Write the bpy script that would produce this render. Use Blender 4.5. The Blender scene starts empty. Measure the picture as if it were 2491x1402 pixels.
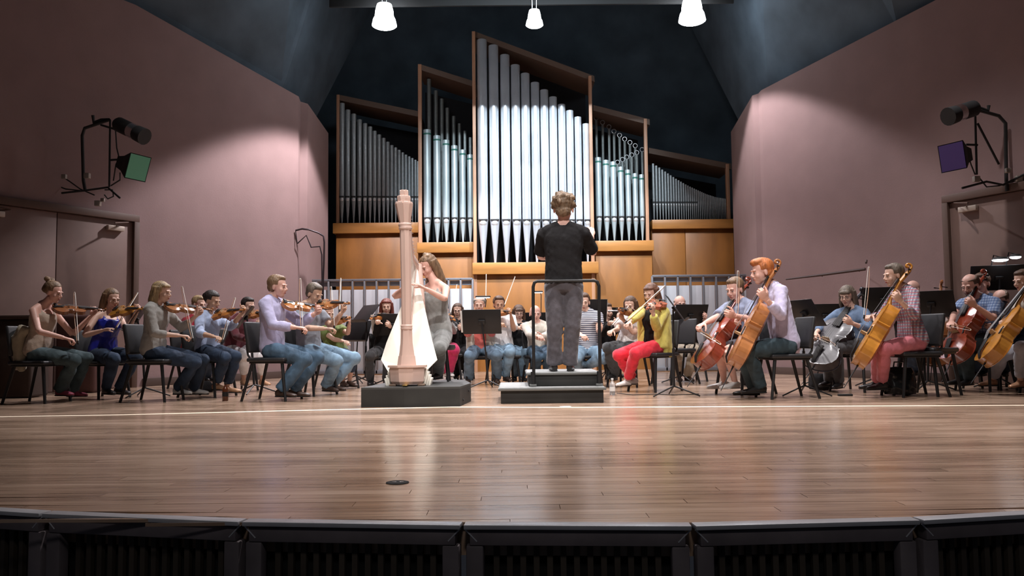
import bpy, bmesh, math, random
import numpy as np
from mathutils import Vector, Matrix, Quaternion
random.seed(7); RNG = np.random.RandomState(7)
C = bpy.context.scene.collection
R = math.radians
scene = bpy.context.scene

# ------------------------------------------------------------------ camera
F = 2000.0; CAMH = 0.64
TH = math.atan(125 / F); RO = R(0.6)
fwd = Vector((0, math.cos(TH), math.sin(TH)))
_r = Vector((1, 0, 0)); _u = Vector((0, -math.sin(TH), math.cos(TH)))
upv = _r * math.sin(RO) + _u * math.cos(RO)
rgt = _r * math.cos(RO) - _u * math.sin(RO)
CAM = Vector((0, 0, CAMH))
cd = bpy.data.cameras.new('camera'); cam = bpy.data.objects.new('camera', cd); C.objects.link(cam)
cd.sensor_width = 36; cd.lens = F / 2491 * 36; cd.clip_start = 0.05; cd.clip_end = 100
M = Matrix.Identity(4)
for i, v in enumerate((rgt, upv, -fwd)):
    for j in range(3): M[j][i] = v[j]
M.translation = CAM
cam.matrix_world = M
scene.camera = cam

# ------------------------------------------------------------------ exposure, world
scene.view_settings.view_transform = 'Standard'; scene.view_settings.look = 'None'
scene.view_settings.gamma = 1; scene.view_settings.exposure = 0.0
scene.view_settings.use_curve_mapping = False
w = bpy.data.worlds.new('world'); scene.world = w; w.use_nodes = True
w.node_tree.nodes['Background'].inputs[0].default_value = (0.75, 0.8, 1.0, 1)
w.node_tree.nodes['Background'].inputs[1].default_value = 0.015

# ------------------------------------------------------------------ hall downlights over the stage, then added unseen fill spots
def spot(loc, target, power, size=110, blend=0.35, rad=0.12, col=(1, 0.97, 0.95)):
    l = bpy.data.lights.new('spot_light', 'SPOT'); l.energy = power; l.spot_size = R(size); l.spot_blend = blend
    l.shadow_soft_size = rad; l.color = col
    o = bpy.data.objects.new('spot_light', l); C.objects.link(o); o.location = loc
    o.rotation_euler = (Vector(target) - Vector(loc)).to_track_quat('-Z', 'Y').to_euler()
    return o
LAMPS = [(-2.17, 14.0, 6.02), (0.38, 14.0, 6.0), (3.06, 14.0, 6.15)]
for k, (x, y, z) in enumerate(LAMPS):
    spot((x, y, z - .02), (x, y - .25, 0), (1350, 460, 1350)[k], 108, 0.22, 0.12, (1, .93, .97))
for x in (-2.2, 0.6, 3.3):
    spot((x, 9.2, 8.1), (x * 1.02, 9.2, 0), 1350, 76, 0.75, 0.12, (1, .95, .95))
# lamps over the front of the hall aimed at the organ: cut off above by the hanging baffle
for x in (-1.2, 0.45, 2.1):
    spot((x, 10.2, 8.75), (x * .3 + .5, 16.6, 2.8), 2600, 44, 0.9, 0.06, (.80, .92, 1.0))
spot((1.6, 5.4, 8.3), (1.5, 5.6, 0), 2300, 78, 1.0, 0.2, (1, .91, .88))  # added unseen fill that brightens the empty front floor
spot((0.2, 1.2, 7.2), (0.4, 8.6, 1.0), 2300, 50, 1.0, 0.15, (1, .96, .94))  # added unseen spot from the audience side, brightens harp front and players
spot((0, -1.2, 4.2), (0, 2.9, -.2), 110, 80, 1.0, 0.3, (1, .93, .9))  # added weak wash from behind the camera, lifts the dark fascia
spot((-1.6, 5.6, 8.2), (-1.1, 8.4, 1.0), 900, 40, 1.0, 0.15, (1, .97, .95))  # added unseen narrow spot aimed at the harp to brighten it

# ------------------------------------------------------------------ helpers
def ray(px, py):
    d = rgt * ((px - 1245.5) / F) + upv * ((701 - py) / F) + fwd
    return d
def P(px, py, Y):                      # point at depth Y seen at a pixel of the photograph
    d = ray(px, py); return CAM + d * (Y / d.y)
def FL(px, py, z=0.0):
    d = ray(px, py); return CAM + d * ((z - CAMH) / d.z)
def solve(A, px, py, L, nat=None, sgn=0):
    d = ray(px, py); a = A - CAM
    dd = d.dot(d); b = d.dot(a); c = a.dot(a) - L * L
    disc = b * b - dd * c
    if disc <= 0: return CAM + d * (b / dd)
    s = math.sqrt(disc); p0 = CAM + d * ((b - s) / dd); p1 = CAM + d * ((b + s) / dd)
    if sgn < 0: return p0
    if sgn > 0: return p1
    return p0 if (p0 - nat).length < (p1 - nat).length else p1

def tag(o, label=None, cat=None, group=None, kind=None):
    if label: o['label'] = label
    if cat: o['category'] = cat
    if group: o['group'] = group
    if kind: o['kind'] = kind
    return o
def empty(name, loc=(0, 0, 0), rz=0):
    o = bpy.data.objects.new(name, None); C.objects.link(o); o.location = loc; o.rotation_euler = (0, 0, rz)
    o.empty_display_size = .1
    return o
def kids(o): return [c for c in bpy.data.objects if c.parent == o]
TREE = {}
def copy_tree(root):
    """copies a thing with its parts and sub-parts; the children list is kept in TREE"""
    r = root.copy(); C.objects.link(r)
    TREE[r.name] = []
    for ch in TREE.get(root.name, []):
        c = ch.copy(); C.objects.link(c); c.parent = r; TREE[r.name].append(c); TREE[c.name] = []
        for g in TREE.get(ch.name, []):
            d = g.copy(); C.objects.link(d); d.parent = c; TREE[c.name].append(d)
    return r

class MB:
    def __init__(s): s.v = []; s.f = []; s.m = []
    def add(s, V, Fc, m=0):
        o = len(s.v); s.v.extend([tuple(x) for x in V]); s.f.extend([tuple(i + o for i in f) for f in Fc])
        s.m.extend([m] * len(Fc)); return s
    def box(s, c, size, rot=None, m=0):
        hx, hy, hz = size[0] / 2, size[1] / 2, size[2] / 2
        V = [Vector((x, y, z)) for x in (-hx, hx) for y in (-hy, hy) for z in (-hz, hz)]
        if rot is not None: V = [rot @ v for v in V]
        c = Vector(c); V = [v + c for v in V]
        return s.add(V, [(0, 1, 3, 2), (4, 6, 7, 5), (0, 4, 5, 1), (2, 3, 7, 6), (0, 2, 6, 4), (1, 5, 7, 3)], m)
    def rbox(s, c, size, r=.01, rot=None, m=0, seg=2):      # bevelled box
        bm = bmesh.new(); bmesh.ops.create_cube(bm, size=1)
        for v in bm.verts: v.co = Vector((v.co.x * size[0], v.co.y * size[1], v.co.z * size[2]))
        bmesh.ops.bevel(bm, geom=bm.edges[:], offset=r, segments=seg, profile=.5, affect='EDGES')
        bm.verts.index_update(); V = [v.co.copy() for v in bm.verts]
        if rot is not None: V = [rot @ v for v in V]
        c = Vector(c); V = [v + c for v in V]; Fc = [[v.index for v in f.verts] for f in bm.faces]; bm.free()
        return s.add(V, Fc, m)
    def tube(s, pts, rad, n=8, m=0, cap=True, ref=None, rad2=None, closed=False):
        pts = [Vector(p) for p in pts]; k = len(pts)
        if not hasattr(rad, '__len__'): rad = [rad] * k
        if rad2 is None: rad2 = rad
        elif not hasattr(rad2, '__len__'): rad2 = [rad2] * k
        V = []; prev = None
        for i, p in enumerate(pts):
            if closed: t = pts[(i + 1) % k] - pts[i - 1]
            else: t = (pts[min(i + 1, k - 1)] - pts[max(i - 1, 0)])
            t = t.normalized() if t.length > 1e-9 else Vector((0, 0, 1))
            if ref is not None: a = Vector(ref) - t * t.dot(Vector(ref))
            elif prev is None:
                q = Vector((0, 0, 1)) if abs(t.z) < .9 else Vector((1, 0, 0)); a = q - t * t.dot(q)
            else: a = prev - t * t.dot(prev)
            a.normalize(); prev = a; b = t.cross(a)
            for j in range(n):
                an = 2 * math.pi * j / n
                V.append(p + a * (math.cos(an) * rad[i]) + b * (math.sin(an) * rad2[i]))
        Fc = []
        for i in range(k if closed else k - 1):
            for j in range(n):
                a0 = i * n + j; a1 = i * n + (j + 1) % n; i2 = (i + 1) % k
                Fc.append((a0, a1, i2 * n + (j + 1) % n, i2 * n + j))
        if cap and not closed:
            Fc.append(tuple(range(n - 1, -1, -1))); Fc.append(tuple((k - 1) * n + j for j in range(n)))
        return s.add(V, Fc, m)
    def ell(s, c, r, fr=None, n=12, k=8, m=0):
        c = Vector(c); V = []
        ax = fr or (Vector((1, 0, 0)), Vector((0, 1, 0)), Vector((0, 0, 1)))
        V.append(c + ax[2] * -r[2])
        for i in range(1, k):
            t = math.pi * i / k - math.pi / 2
            for j in range(n):
                a = 2 * math.pi * j / n
                V.append(c + ax[0] * (r[0] * math.cos(t) * math.cos(a)) + ax[1] * (r[1] * math.cos(t) * math.sin(a)) + ax[2] * (r[2] * math.sin(t)))
        V.append(c + ax[2] * r[2]); Fc = []
        for j in range(n): Fc.append((0, 1 + (j + 1) % n, 1 + j))
        for i in range(k - 2):
            for j in range(n):
                a0 = 1 + i * n + j; a1 = 1 + i * n + (j + 1) % n
                Fc.append((a0, a1, a1 + n, a0 + n))
        L = len(V) - 1; o = 1 + (k - 2) * n
        for j in range(n): Fc.append((o + j, o + (j + 1) % n, L))
        return s.add(V, Fc, m)
    def lathe(s, c, prof, n=16, m=0, cap=True):             # prof = [(r, z)...] about z
        c = Vector(c); return s.tube([c + Vector((0, 0, z)) for r, z in prof], [max(r, 1e-4) for r, z in prof], n, m, cap, ref=(1, 0, 0))
    def prism(s, poly, z0, z1, m=0):                        # poly = [(x, y)...] ccw
        n = len(poly); V = [Vector((x, y, z0)) for x, y in poly] + [Vector((x, y, z1)) for x, y in poly]
        Fc = [tuple(range(n - 1, -1, -1)), tuple(range(n, 2 * n))] + [(i, (i + 1) % n, n + (i + 1) % n, n + i) for i in range(n)]
        return s.add(V, Fc, m)
    def quad(s, a, b, c, d, m=0): return s.add([a, b, c, d], [(0, 1, 2, 3)], m)
    def xf(s, Mx):
        s.v = [tuple(Mx @ Vector(v)) for v in s.v]; return s
    def build(s, name, mats, parent=None, smooth=True, base=None, sharp=None):
        """links everything collected so far as ONE mesh object (world coordinates unless parent is an unrotated root)"""
        if not isinstance(mats, (list, tuple)): mats = [mats]
        off = Vector((0, 0, 0))
        if base is not None: off = Vector(base)
        elif parent is not None:
            q = parent
            while q is not None: off = off + q.location; q = q.parent
        V = np.array(s.v, dtype=float).reshape(-1, 3) - np.array(off)
        me = bpy.data.meshes.new(name); me.from_pydata(V.tolist(), [], s.f)
        for mt in mats: me.materials.append(mt)
        me.polygons.foreach_set('material_index', s.m)
        if smooth:
            me.polygons.foreach_set('use_smooth', [True] * len(s.f))
            me.set_sharp_from_angle(angle=R(sharp or 40))
        me.validate(); me.update()
        o = bpy.data.objects.new(name, me); C.objects.link(o)
        if base is not None: o.location = off
        TREE[o.name] = []
        if parent is not None:
            o.parent = parent; TREE.setdefault(parent.name, []).append(o)
            if base is not None:
                q = parent; o.location = off
                while q is not None: o.location = Vector(o.location) - q.location; q = q.parent
        return o

_tmp = {}
def remesh(mb, vox, it=2, fac=.5):
    me = bpy.data.meshes.new('tmp'); me.from_pydata([tuple(v) for v in mb.v], [], mb.f)
    bm = bmesh.new(); bm.from_mesh(me); bmesh.ops.recalc_face_normals(bm, faces=bm.faces[:]); bm.to_mesh(me); bm.free()
    o = bpy.data.objects.new('tmp', me); C.objects.link(o)
    md = o.modifiers.new('r', 'REMESH'); md.mode = 'VOXEL'; md.voxel_size = vox
    if it:
        ms = o.modifiers.new('s', 'SMOOTH'); ms.factor = fac; ms.iterations = it
    ev = o.evaluated_get(bpy.context.evaluated_depsgraph_get()); m2 = ev.to_mesh()
    n = len(m2.vertices); co = np.empty(n * 3); m2.vertices.foreach_get('co', co); co = co.reshape(-1, 3)
    no = np.empty(n * 3); m2.vertices.foreach_get('normal', no); no = no.reshape(-1, 3)
    Fc = [tuple(p.vertices) for p in m2.polygons]
    ev.to_mesh_clear(); bpy.data.objects.remove(o); bpy.data.meshes.remove(me)
    return co, no, Fc

# ------------------------------------------------------------------ materials
MATS = {}
def mat(name, col=(.5, .5, .5), rough=.6, metal=0, noise=0, nscale=20, bump=0, bscale=60, emit=None, es=1, spec=None,
        trans=0, stretch=None, coat=0, alpha=None, sheen=0):
    if name in MATS: return MATS[name]
    m = bpy.data.materials.new(name); m.use_nodes = True; nt = m.node_tree; b = nt.nodes['Principled BSDF']
    b.inputs['Base Color'].default_value = (*col, 1); b.inputs['Roughness'].default_value = rough
    b.inputs['Metallic'].default_value = metal
    if spec is not None: b.inputs['Specular IOR Level'].default_value = spec
    if trans: b.inputs['Transmission Weight'].default_value = trans
    if coat: b.inputs['Coat Weight'].default_value = coat; b.inputs['Coat Roughness'].default_value = .15
    if sheen: b.inputs['Sheen Weight'].default_value = sheen
    if emit: b.inputs['Emission Color'].default_value = (*emit, 1); b.inputs['Emission Strength'].default_value = es
    if noise or bump:
        tc = nt.nodes.new('ShaderNodeTexCoord'); mp = nt.nodes.new('ShaderNodeMapping')
        nt.links.new(tc.outputs['Object'], mp.inputs[0])
        if stretch: mp.inputs['Scale'].default_value = stretch
    if noise:
        n = nt.nodes.new('ShaderNodeTexNoise'); n.inputs['Scale'].default_value = nscale; n.inputs['Detail'].default_value = 5
        nt.links.new(mp.outputs[0], n.inputs['Vector'])
        cr = nt.nodes.new('ShaderNodeValToRGB'); nt.links.new(n.outputs['Fac'], cr.inputs[0])
        cr.color_ramp.elements[0].position = .3; cr.color_ramp.elements[1].position = .72
        cr.color_ramp.elements[0].color = (*[max(0, c * (1 - noise)) for c in col], 1)
        cr.color_ramp.elements[1].color = (*[min(1, c * (1 + noise)) for c in col], 1)
        nt.links.new(cr.outputs[0], b.inputs['Base Color'])
    if bump:
        n2 = nt.nodes.new('ShaderNodeTexNoise'); n2.inputs['Scale'].default_value = bscale; n2.inputs['Detail'].default_value = 4
        nt.links.new(mp.outputs[0], n2.inputs['Vector'])
        bp = nt.nodes.new('ShaderNodeBump'); bp.inputs['Strength'].default_value = bump; bp.inputs['Distance'].default_value = .01
        nt.links.new(n2.outputs['Fac'], bp.inputs['Height']); nt.links.new(bp.outputs[0], b.inputs['Normal'])
    MATS[name] = m; return m
def plaid(name, c0, c1, c2, sc=16):
    if name in MATS: return MATS[name]
    m = mat(name, c0, .85, bump=.2, bscale=120); nt = m.node_tree; b = nt.nodes['Principled BSDF']
    tc = nt.nodes.new('ShaderNodeTexCoord'); last = None
    cols = [c1, c2]; prev = None
    for i, d in enumerate(('X', 'Z')):
        wv = nt.nodes.new('ShaderNodeTexWave'); wv.bands_direction = d; wv.inputs['Scale'].default_value = sc / 6.28 * (1, .9)[i]
        wv.inputs['Distortion'].default_value = 1.0; wv.inputs['Detail Scale'].default_value = .6
        mp = nt.nodes.new('ShaderNodeMapping'); mp.inputs['Rotation'].default_value = (0, 0, .8); nt.links.new(tc.outputs['Object'], mp.inputs[0]); nt.links.new(mp.outputs[0], wv.inputs[0])
        cr = nt.nodes.new('ShaderNodeValToRGB'); cr.color_ramp.interpolation = 'CONSTANT'
        cr.color_ramp.elements[1].position = .55; cr.color_ramp.elements[0].color = (0, 0, 0, 1); cr.color_ramp.elements[1].color = (.6, .6, .6, 1)
        nt.links.new(wv.outputs['Fac'], cr.inputs[0])
        mx = nt.nodes.new('ShaderNodeMix'); mx.data_type = 'RGBA'
        nt.links.new(cr.outputs[0], mx.inputs['Factor'])
        if prev is None: mx.inputs[6].default_value = (*c0, 1)
        else: nt.links.new(prev.outputs[2], mx.inputs[6])
        mx.inputs[7].default_value = (*cols[i], 1); prev = mx
    nt.links.new(prev.outputs[2], b.inputs['Base Color']); return m
def stripes(name, c0, c1, sc=45):
    if name in MATS: return MATS[name]
    m = mat(name, c0, .85); nt = m.node_tree; b = nt.nodes['Principled BSDF']
    tc = nt.nodes.new('ShaderNodeTexCoord'); wv = nt.nodes.new('ShaderNodeTexWave'); wv.bands_direction = 'Z'
    wv.inputs['Scale'].default_value = sc / 6.28; nt.links.new(tc.outputs['Object'], wv.inputs[0])
    cr = nt.nodes.new('ShaderNodeValToRGB'); cr.color_ramp.interpolation = 'CONSTANT'
    cr.color_ramp.elements[1].position = .5; cr.color_ramp.elements[0].color = (*c0, 1); cr.color_ramp.elements[1].color = (*c1, 1)
    nt.links.new(wv.outputs['Fac'], cr.inputs[0]); nt.links.new(cr.outputs[0], b.inputs['Base Color']); return m
def cloth(name, col, n=.12, rough=.9): return mat('cloth_' + name, col, rough, noise=n, nscale=14, bump=.25, bscale=90, sheen=.2 if max(col) > .05 else 0, spec=.5 if max(col) > .05 else .2)
def denim(name, col): return mat('denim_' + name, col, .9, noise=.35, nscale=9, bump=.3, bscale=160)

M_BLACK = mat('black_metal', (.012, .012, .013), .45, spec=.4)
M_BLACKM = mat('black_matte', (.015, .015, .016), .75, noise=.2, nscale=8)
M_VINYL = mat('black_vinyl', (.02, .02, .022), .5, bump=.15, bscale=150)
M_CHROME = mat('chrome', (.7, .7, .72), .2, 1)
M_PAPER = mat('paper', (.8, .8, .78), .8)
M_EBONY = mat('ebony', (.012, .010, .010), .55, spec=.25)
M_STEEL = mat('steel_string', (.22, .22, .23), .55, .6)

# floor: long strips of wood running across the stage; strip colour from its row and cell
def floor_mat():
    m = bpy.data.materials.new('stage_wood'); m.use_nodes = True; nt = m.node_tree; b = nt.nodes['Principled BSDF']; N = nt.nodes; Lk = nt.links
    g = N.new('ShaderNodeNewGeometry'); sp = N.new('ShaderNodeSeparateXYZ'); Lk.new(g.outputs['Position'], sp.inputs[0])
    def mth(op, a, b_=None, c=None):
        n = N.new('ShaderNodeMath'); n.operation = op
        for i, q in enumerate((a, b_, c)):
            if q is None: continue
            if hasattr(q, 'links'): Lk.new(q, n.inputs[i])
            else: n.inputs[i].default_value = q
        return n.outputs[0]
    row = mth('FLOOR', mth('DIVIDE', sp.outputs[1], PW))
    off = mth('FRACT', mth('MULTIPLY', row, .618))
    cell = mth('FLOOR', mth('ADD', mth('DIVIDE', sp.outputs[0], PL), off))
    cb = N.new('ShaderNodeCombineXYZ'); Lk.new(row, cb.inputs[0]); Lk.new(cell, cb.inputs[1])
    wn = N.new('ShaderNodeTexWhiteNoise'); wn.noise_dimensions = '3D'; Lk.new(cb.outputs[0], wn.inputs[0])
    mp = N.new('ShaderNodeMapping'); Lk.new(g.outputs['Position'], mp.inputs[0]); mp.inputs['Scale'].default_value = (.8, 14, 1)
    n1 = N.new('ShaderNodeTexNoise'); n1.inputs['Scale'].default_value = 3; n1.inputs['Detail'].default_value = 8; Lk.new(mp.outputs[0], n1.inputs['Vector'])
    mp2 = N.new('ShaderNodeMapping'); Lk.new(g.outputs['Position'], mp2.inputs[0]); mp2.inputs['Scale'].default_value = (.35, 1.2, 1)
    n2 = N.new('ShaderNodeTexNoise'); n2.inputs['Scale'].default_value = 2.2; n2.inputs['Detail'].default_value = 4; Lk.new(mp2.outputs[0], n2.inputs['Vector'])
    v = mth('ADD', mth('MULTIPLY', wn.outputs[0], .15), mth('ADD', mth('MULTIPLY', n1.outputs[0], .52), mth('MULTIPLY', n2.outputs[0], .45)))
    cr = N.new('ShaderNodeValToRGB'); Lk.new(v, cr.inputs[0]); e = cr.color_ramp.elements
    e[0].position = .36; e[0].color = (.155, .098, .068, 1); e[1].position = .80; e[1].color = (.58, .43, .33, 1)
    q = e.new(.57); q.color = (.36, .245, .172, 1)
    Lk.new(cr.outputs[0], b.inputs['Base Color'])
    b.inputs['Roughness'].default_value = .34
    rr = mth('ADD', mth('MULTIPLY', n2.outputs[0], .14), .14); Lk.new(rr, b.inputs['Roughness'])
    b.inputs['Specular IOR Level'].default_value = .6
    bp = N.new('ShaderNodeBump'); bp.inputs['Strength'].default_value = .10; bp.inputs['Distance'].default_value = .004
    Lk.new(n1.outputs[0], bp.inputs['Height']); Lk.new(bp.outputs[0], b.inputs['Normal'])
    return m
PW, PL = .085, 1.3
M_FLOOR = floor_mat()
M_WALL = mat('mauve_wall', (.265, .175, .170), .85, noise=.06, nscale=2.5, bump=.1, bscale=40)
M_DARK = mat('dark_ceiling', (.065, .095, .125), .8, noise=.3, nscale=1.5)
M_OAK = mat('organ_oak', (.27, .105, .022), .45, noise=.22, nscale=2.2, stretch=(1.6, 1.6, .45), bump=.08, bscale=40)
M_OAKH = mat('organ_oak_beam', (.38, .165, .042), .42, noise=.2, nscale=3, stretch=(.5, 1, 3))
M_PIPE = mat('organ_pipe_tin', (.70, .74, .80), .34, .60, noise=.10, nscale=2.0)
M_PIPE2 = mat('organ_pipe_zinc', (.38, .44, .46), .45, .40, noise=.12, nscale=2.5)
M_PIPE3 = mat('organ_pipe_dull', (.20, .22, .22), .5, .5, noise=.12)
M_BAND = mat('organ_pipe_band', (.03, .14, .11), .5)
M_LIP = mat('organ_pipe_lip', (.75, .78, .8), .35, .6)
# ------------------------------------------------------------------ stage and shell
edge_px = [(-420, 1216), (108, 1250), (590, 1270), (1125, 1278), (1685, 1280), (2235, 1266), (2760, 1236)]
EDGE = [FL(x, y) for x, y in edge_px]
fm = MB()
poly = [(p.x, p.y + .07) for p in EDGE] + [(9, 3.4), (9, 19.5), (-9.5, 19.5), (-9.5, 3.4)]
NEAR0, NROW = 2.72, 30
fm.prism(poly, -.12, -.012)
floor = tag(fm.build('floor', M_FLOOR, smooth=False), kind='structure')
# the rear stage: one slab whose strips are too far away to tell apart
rows0 = math.floor(NEAR0 / PW); rows1 = rows0 + NROW; YS = rows1 * PW
b = MB(); b.prism([(-9.5, YS + .001), (9, YS + .001), (9, 19.5), (-9.5, 19.5)], -.012, 0)
b.build('rear_boards', M_FLOOR, floor, smooth=False)
def edge_y(x):
    for p, q in zip(EDGE[:-1], EDGE[1:]):
        if p.x <= x <= q.x: return p.y + (q.y - p.y) * (x - p.x) / (q.x - p.x)
    return EDGE[0].y if x < EDGE[0].x else EDGE[-1].y
stuff = MB(); npl = 0
for r in range(rows0, rows1):
    y0, y1 = r * PW, (r + 1) * PW
    off = (r * .618) % 1
    for c in range(-4, 5):
        x0, x1 = (c - off) * PL, (c + 1 - off) * PL
        half = y1 * .66
        if x1 < -half - .3 or x0 > half + .3: continue
        g = .0012; xs = [x0 + g, x1 - g]
        # clip the plank to the polygonal front edge
        pts_top = [(xs[1], y1 - g), (xs[0], y1 - g)]
        cuts = sorted([xs[0], xs[1]] + [e.x for e in EDGE if xs[0] < e.x < xs[1]])
        low = [(x, max(y0 + g, edge_y(x) + .045)) for x in cuts]
        if all(l[1] >= y1 - g - .002 for l in low): continue
        low = [(x, min(y, y1 - g - .001)) for x, y in low]
        zt = RNG.uniform(-.0004, .0004)
        pm = MB(); pm.prism(low + pts_top, -.012, zt)
        pm.build('plank', M_FLOOR, floor, smooth=False); npl += 1
# apron fillers left and right of the near planks
b = MB()
for sx in (-1, 1):
    xa = 3.9 * sx
# brass/steel nosing, the framed slatted fascia panels, one per facet
M_NOSE = mat('steel_nosing', (.55, .56, .60), .35, .35, noise=.12, nscale=6)
M_FRAME = mat('fascia_frame', (.14, .12, .13), .55, noise=.3, nscale=5)
M_SLAT = mat('fascia_slat', (.05, .038, .028), .7, noise=.3, nscale=6)
fn = ['at the left edge of the photo', 'second from the left', 'third from the left, below the floor pocket', 'in the middle of the stage front', 'second from the right', 'at the right edge of the photo']
for i, (p, q) in enumerate(zip(EDGE[:-1], EDGE[1:])):
    d = (q - p); Ln = d.length; d.normalize(); n = Vector((d.y, -d.x, 0)); rot = Matrix.Rotation(math.atan2(d.y, d.x), 3, 'Z')
    mid = (p + q) / 2
    t = tag(empty('stage_fascia_panel', mid), 'dark slatted fascia panel under the stage lip, ' + fn[i], 'panel', 'slatted fascia panels along the stage front')
    MB().rbox(mid + n * -.010 + Vector((0, 0, -.004)), (Ln - .012, .060, .016), .003, rot).build('nosing', M_NOSE, t)
    MB().rbox(mid + n * -.02 + Vector((0, 0, -.043)), (Ln - .05, .05, .052), .004, rot).build('top_rail', M_FRAME, t)
    MB().box(mid + n * -.09 + Vector((0, 0, -.50)), (Ln - .06, .02, .86), rot).build('backing', mat('fascia_back', (.006, .006, .006), .9), t, smooth=False)
    for sg in (-1, 1):
        MB().rbox(mid + d * (sg * (Ln / 2 - .042)) + n * -.022 + Vector((0, 0, -.50)), (.060, .05, .86), .006, rot).build('post', M_FRAME, t)
        MB().tube([mid + d * (sg * (Ln / 2 - .008)) + n * .004 + Vector((0, 0, -.012)), mid + d * (sg * (Ln / 2 - .05)) + n * .004 + Vector((0, 0, -.055))], .003, 6).build('corner_bead', M_NOSE, t)
    k = int((Ln - .16) / .046)
    for j in range(k):
        s = -Ln / 2 + .09 + (Ln - .18) * (j + .5) / k
        MB().box(mid + d * s + n * -.055 + Vector((0, 0, -.50)), (.020, .02, .86), rot).build('slat', M_SLAT, t, smooth=False)

# pale strip let into the floor
pts = [FL(-200, 1018), FL(300, 1010), FL(700, 1000), FL(1100, 991), FL(1400, 992), FL(1800, 990), FL(2491, 987), FL(2700, 986)]
sm = MB()
for a, c in zip(pts[:-1], pts[1:]):
    sm.quad(Vector((a.x, a.y - .045, .0016)), Vector((c.x, c.y - .045, .0016)), Vector((c.x, c.y + .045, .0016)), Vector((a.x, a.y + .045, .0016)))
tag(sm.build('floor_strip', mat('brass_strip', (.95, .80, .62), .5, 0), smooth=False), 'long pale strip let into the floor before the players', 'strip')
c = FL(967, 1175)
fp = MB(); fp.lathe(c + Vector((0, 0, .0005)), [(.052, 0), (.052, .002), (.046, .0035), (.0445, .001)], 28)
o = tag(fp.build('floor_pocket', M_BLACKM, base=c), 'small round dark floor pocket in the empty front of the stage', 'floor pocket')
for s in (-1, 1): MB().rbox(c + Vector((.016 * s, 0, .0035)), (.022, .012, .003), .001).build('socket', M_CHROME, o)
M_PIPE.name

# walls
K = 1.2
def LX(D): return K * (-4.65 + .57 * (D / K - 10))
def RX(D): return K * (4.94 - .445 * (D / K - 9.2))
def KZ(z): return .64 + (z - .64) * K
def wall(name, pts, th, side):
    """pts = [(x, y, ztop)], thickness goes outward (side = -1 left, 1 right)"""
    m = MB(); n = len(pts); V = []
    for x, y, z in pts:
        V += [Vector((x, y, -.1)), Vector((x, y, z)), Vector((x + side * th, y, z)), Vector((x + side * th, y, -.1))]
    Fc = []
    for i in range(n - 1):
        a = i * 4; b_ = a + 4
        for k in range(4): Fc.append((a + k, a + (k + 1) % 4, b_ + (k + 1) % 4, b_ + k))
    Fc += [(0, 3, 2, 1), (n * 4 - 4, n * 4 - 3, n * 4 - 2, n * 4 - 1)]
    m.add(V, Fc); bm = None
    o = m.build(name, M_WALL, smooth=False)
    b = bmesh.new(); b.from_mesh(o.data); bmesh.ops.recalc_face_normals(b, faces=b.faces[:]); b.to_mesh(o.data); b.free()
    return tag(o, kind='structure')
DL = [7.2, 8.4, 10.2, 12.0, 13.4, 14.94]
wall('wall_left', [(LX(d), d, KZ(4.85 - max(0, d / K - 10) * .18)) for d in DL] + [(-3.27 * K, 12.62 * K, KZ(4.38)), (-3.17 * K, 12.68 * K, KZ(4.36)), (-3.12 * K, 13.9 * K, KZ(4.2))], .25, -1)
DR = [6.0, 7.8, 9.6, 11.0, 12.7, 14.34]
wall('wall_right', [(RX(d), d, KZ(4.5 - max(0, d / K - 9.2) * .08)) for d in DR] + [(3.70 * K, 12.05 * K, KZ(4.26)), (3.63 * K, 12.12 * K, KZ(4.25)), (3.78 * K, 13.9 * K, KZ(4.15))], .25, 1)
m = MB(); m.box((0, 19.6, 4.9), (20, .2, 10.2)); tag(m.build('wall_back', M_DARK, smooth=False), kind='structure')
# dark side recesses behind the shell walls
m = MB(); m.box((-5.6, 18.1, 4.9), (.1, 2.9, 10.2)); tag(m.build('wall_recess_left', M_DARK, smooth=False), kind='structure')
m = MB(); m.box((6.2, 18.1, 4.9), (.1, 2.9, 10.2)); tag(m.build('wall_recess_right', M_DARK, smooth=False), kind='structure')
# ceiling: slopes up from the wall tops to a high dark middle
m = MB(); rowsv = []
for d in (6.0, 9.6, 12.0, 14.9, 16.68, 19.6):
    lx = LX(min(d, 14.94)); rx = RX(min(d, 14.34)); zl = KZ(4.85 - max(0, min(d, 16.7) / K - 10) * .18); zr = KZ(4.5 - max(0, min(d, 16.7) / K - 9.2) * .08)
    if d > 17: lx, rx = -5.9, 6.5
    rowsv.append([(lx - .3, d, zl - .01), (-2.9, d, 9.6), (3.7, d, 9.6), (rx + .3, d, zr - .01)])
V = [p for r_ in rowsv for p in r_]; Fc = []
for i in range(len(rowsv) - 1):
    for k in range(3): Fc.append((i * 4 + k, i * 4 + k + 1, i * 4 + k + 5, i * 4 + k + 4))
nv = len(V); V += [(x, y, z + .15) for x, y, z in V]; Fc += [tuple(nv + i for i in reversed(f)) for f in Fc]
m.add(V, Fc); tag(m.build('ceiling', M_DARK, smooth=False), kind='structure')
# hanging baffle whose lower edge crosses the top of the picture
zb = P(1245, 14, 14.3).z
m = MB(); m.rbox((.4, 14.3, zb + .30), (7.2, .05, .60), .01); 
tag(m.build('ceiling_baffle', mat('baffle', (.004, .005, .006), .8), base=(.4, 14.3, zb)), 'dark straight baffle hanging across the stage above the lamps', 'baffle')

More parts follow.
